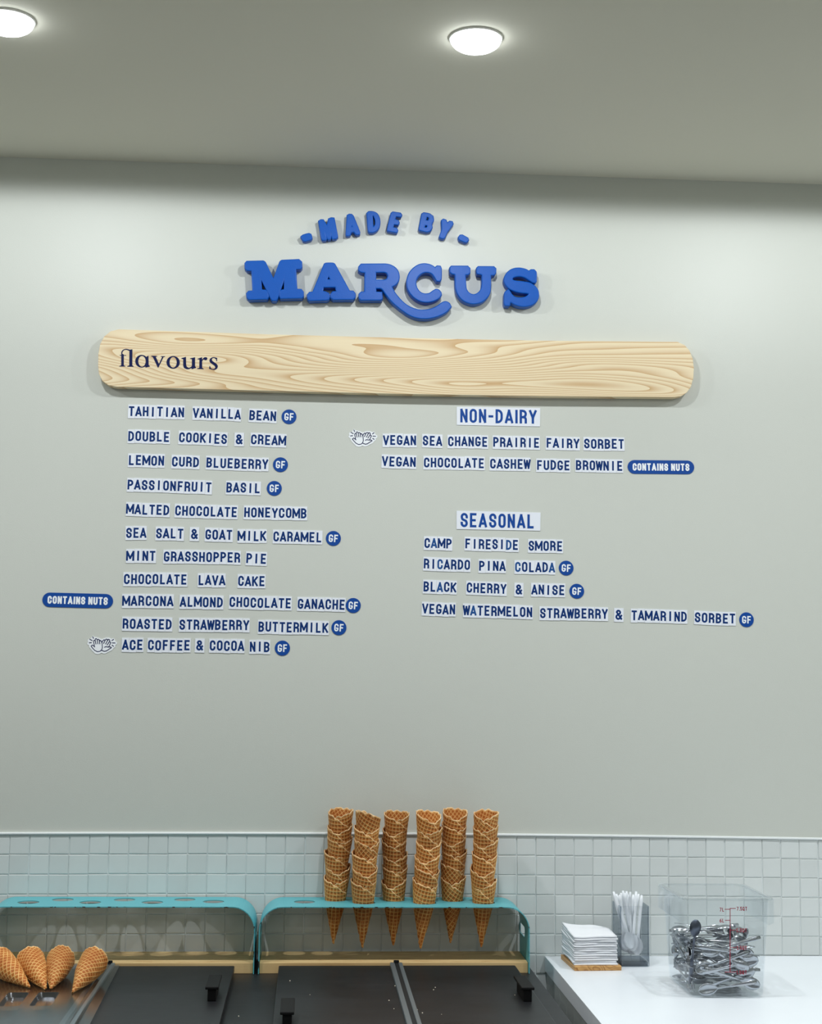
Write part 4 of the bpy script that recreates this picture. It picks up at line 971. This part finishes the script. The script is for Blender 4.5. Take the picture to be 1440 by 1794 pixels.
# red scale on the front face
m_ = MB()
def fy(z): return -(d0 + (d1 - d0) * (z - .006) / (HB - .006)) - .0006
def bp(px, py):
    z = .1
    for _ in range(4): p = on_wall(px, py, by + fy(z)); z = p.z - ZC
    return (p.x - bx, fy(z), z)
def bar(pa, pb, w):
    a, b = Vector(bp(*pa)), Vector(bp(*pb)); d = (b - a).normalized(); n_ = Vector((-d.z, 0, d.x)) * w / 2
    m_.add([a + n_, a - n_, b - n_, b + n_], [(0, 1, 2, 3)])
bar((1279, 1591), (1279, 1704), .0017)
for (xa, y_, xb) in [(1269.5,1593,1279),(1279,1591.5,1289),(1270,1612.3,1279),(1279,1629.5,1289),(1279,1660,1289),(1270,1703,1289)]: bar((xa, y_), (xb, y_), .0015)
for txt, px, py in [('7L',1260.5,1597),('7.5QT',1290.5,1595.5),('6L',1260.5,1616.2),('5.5QT',1289.8,1633.3),('3.5QT',1289.8,1664),('1.5QT',1289.8,1707)]:
    a = Vector(bp(px, py)); h = .0088
    T = Matrix.Translation(a) @ Matrix.Rotation(-math.atan((d1 - d0) / HB), 4, 'X') @ TO_WALL
    text_mesh(m_, txt, h, h * .17, h * .16, T, fit=(.0105 if len(txt) == 2 else .0245), z=.0003)
m_.build('scale_print', M['red'], bn)
V, F = spoon_mesh(x_off=-.0675); sp = mesh_of('metal_spoon', V, F, M['spoon'])
SPOONS = [(-0.012,0.097,0.006,0.049,-0.998,-0.031,-0.003),(0.004,-0.025,0.004,0.86,0.008,0.012,-0.511),(-0.017,0.067,0.011,0.092,-0.961,-0.259,-0.014),(0.014,0.068,0.017,0.282,0.04,-0.068,0.956),(-0.014,0.065,0.02,0.064,-0.957,0.283,0.025),(-0.022,0.048,0.027,0.091,-0.905,0.415,0.027),(0.005,-0.034,0.013,0.908,0.002,0.013,0.418),(0.014,0.099,0.027,0.038,0.076,-0.004,0.996),(-0.022,0.049,0.016,0.284,0.022,-0.082,0.955),(-0.06,0.043,0.033,0.093,-0.761,-0.635,-0.1),(-0.042,0.038,0.033,0.723,0.072,-0.057,0.685),(0.011,0.089,0.041,0.988,0.095,0.125,-0.003),(-0.022,0.012,0.037,0.077,-0.956,0.272,0.086),(0.075,0.085,0.065,0.402,-0.584,0.575,0.41),(0.014,-0.029,0.029,0.065,0.04,0.142,-0.987),(0.014,0.052,0.033,0.017,-0.106,0.047,-0.993),(-0.014,-0.061,0.024,0.989,0.072,0.102,0.077),(-0.015,0.067,0.049,0.101,-0.995,-0.008,0.001),(-0.005,-0.046,0.028,0.688,-0.726,-0.007,0.024),(0.022,0.025,0.035,0.256,0.176,-0.041,0.949),(0.008,0.011,0.041,0.07,-0.267,-0.903,-0.33),(-0.079,-0.029,0.051,0.646,-0.299,0.647,-0.273),(0.068,0.027,0.034,0.585,-0.46,0.513,-0.428),(-0.004,0.075,0.061,0.002,-0.114,0.988,0.103),(0.005,0.105,0.049,0.093,0.069,-0.686,0.718),(0.02,-0.029,0.049,0.252,-0.033,-0.025,0.967),(0.016,0.021,0.055,0.865,0.081,0.101,-0.485),(0.006,-0.035,0.04,0.185,0.012,0.076,0.98),(-0.058,0.036,0.065,0.397,0.476,0.522,0.586),(-0.005,0.007,0.068,0.954,0.048,0.106,-0.278),(-0.005,0.031,0.07,0.279,0.084,-0.043,0.956),(-0.028,-0.003,0.074,0.105,-0.308,-0.945,-0.028),(0.007,0.025,0.077,0.973,0.041,0.106,0.203),(-0.016,-0.066,0.065,0.04,0.082,-0.968,-0.234),(0.008,0.045,0.079,0.11,0.194,-0.974,-0.04),(0.017,-0.035,0.078,0.027,-0.073,-0.997,-0.003),(0.02,0.011,0.074,0.201,-0.075,0.05,-0.976),(0.002,-0.048,0.082,0.068,0.024,0.888,0.455),(0.066,0.003,0.075,0.055,-0.653,0.751,0.082),(-0.003,-0.071,0.07,0.033,-0.026,0.234,-0.971),(0.03,0.022,0.084,0.001,0.88,0.474,-0.029),(0.015,-0.085,0.055,0.826,0.562,0.045,0.021),(-0.017,0.078,0.082,0.999,0.024,0.011,-0.042),(0.017,-0.031,0.095,0.998,-0.016,0.026,-0.052),(-0.003,0.106,0.07,0.057,0.034,-0.689,0.722),(-0.003,-0.057,0.084,0.454,-0.886,0.033,-0.086),(0.018,0.088,0.082,0.582,-0.807,-0.004,-0.099),(0.016,-0.076,0.081,0.999,0.019,0.033,-0.01),(0.026,0.046,0.096,0.184,-0.199,-0.647,0.713),(-0.073,0.034,0.067,0.534,-0.51,0.46,-0.492),(0.012,-0.055,0.1,0.02,0.121,0.99,-0.067),(-0.02,0.075,0.118,0.957,0.287,0.008,0.034),(-0.018,-0.063,0.094,0.299,0.952,-0.056,-0.024),(0.006,0.04,0.094,0.016,-0.296,-0.954,0.033),(-0.011,-0.089,0.104,0.037,-0.005,-0.995,0.095),(-0.018,0.09,0.101,0.12,0.989,-0.086,-0.025),(0.019,0.063,0.11,0.038,0.059,-0.998,0.005),(-0.016,-0.001,0.106,0.043,0.754,-0.655,0.008),(-0.019,0.077,0.11,0.288,-0.956,-0.05,-0.027),(0.007,0.106,0.088,0.006,0.003,-0.723,-0.691),(-0.083,-0.008,0.114,0.484,-0.5,0.489,-0.527),(0.003,-0.028,0.115,0.045,-0.498,-0.865,0.051),(-0.048,-0,0.104,0.713,-0.08,-0.051,-0.695),(-0.017,0.107,0.111,0.014,-0.012,-0.618,0.786),(0.055,0.027,0.116,0.056,-0.66,0.749,-0.009),(0.067,0.041,0.135,0.043,0.785,0.616,0.05),(0.073,0.017,0.121,0.595,-0.449,-0.351,0.567),(-0.019,-0.026,0.117,0.038,0.867,-0.498,0.002),(-0.022,0.028,0.122,0.112,0.08,0.074,0.988),(-0.005,0.06,0.125,0.025,-0.041,0.999,0.02)]
for (x, y, z, qw, qx, qy, qz) in SPOONS:
    o = inst('metal_spoon', sp, None, (bx + x, by + y, ZC + .004 + z)); o.rotation_mode = 'QUATERNION'; o.rotation_quaternion = (qw, qx, qy, qz)
    tag(o, 'small metal teaspoon jumbled in the clear measuring bin', 'spoon', 'metal spoons in the measuring bin')
rf = random.Random(31)
def place_spoon(c, d, zax, lab='small metal teaspoon jumbled in the clear measuring bin'):
    d = d.normalized(); zax = (zax - d * zax.dot(d)).normalized(); yax = zax.cross(d)
    o = inst('metal_spoon', sp); o.matrix_world = Matrix.Translation(c) @ Matrix((d, yax, zax)).transposed().to_4x4()
    tag(o, lab, 'spoon', 'metal spoons in the measuring bin')
front = [(.000, .020, 12, 1), (.012, .040, 158, 1), (-.004, .052, -14, -1), (.006, .066, 196, 1), (-.010, .076, 24, 1), (.010, .090, -8, -1), (-.006, .101, 170, 1), (.012, .112, 18, 1), (.004, .030, 205, -1), (-.012, .086, 150, -1)]
for i, (x, z, a, f) in enumerate(front):
    a = math.radians(a); y = -d0 - (d1 - d0) * z / HB + .010 + (i % 3) * .0042
    place_spoon(Vector((bx + x, by + y, ZC + .006 + z)), Vector((math.cos(a), rf.uniform(-.03, .06), math.sin(a) * .8)), Vector((rf.uniform(-.2, .2), -f, rf.uniform(-.1, .3))))
for i, (y, z, a, f) in enumerate([(-.02, .03, 20, 1), (.03, .05, 165, 1), (-.01, .07, -25, -1), (.02, .088, 200, 1), (-.03, .10, 15, 1)]):
    a = math.radians(a); x = -w0 - (w1 - w0) * z / HB + .010 + (i % 2) * .004
    place_spoon(Vector((bx + x, by + y, ZC + .006 + z)), Vector((rf.uniform(-.02, .05), math.cos(a), math.sin(a) * .8)), Vector((-f, 0, .1)))
V, F = spoon_mesh(L=.150, bw=.0135, bowlL=.040, x_off=0); spd = mesh_of('metal_spoon', V, F, M['spoon_dark'])
o = inst('metal_spoon', spd); tip = on_wall(1219.5, 1611.5, -.50); base = tip + Vector((-.012, .012, -.153)); d = (base - tip).normalized()
zax = Vector((.1, 1, 0)); zax = (zax - d * zax.dot(d)).normalized()
o.matrix_world = Matrix.Translation(tip) @ Matrix((d, zax.cross(d), zax)).transposed().to_4x4()
tag(o, 'dark metal spoon standing bowl up inside the front left corner of the bin', 'spoon')
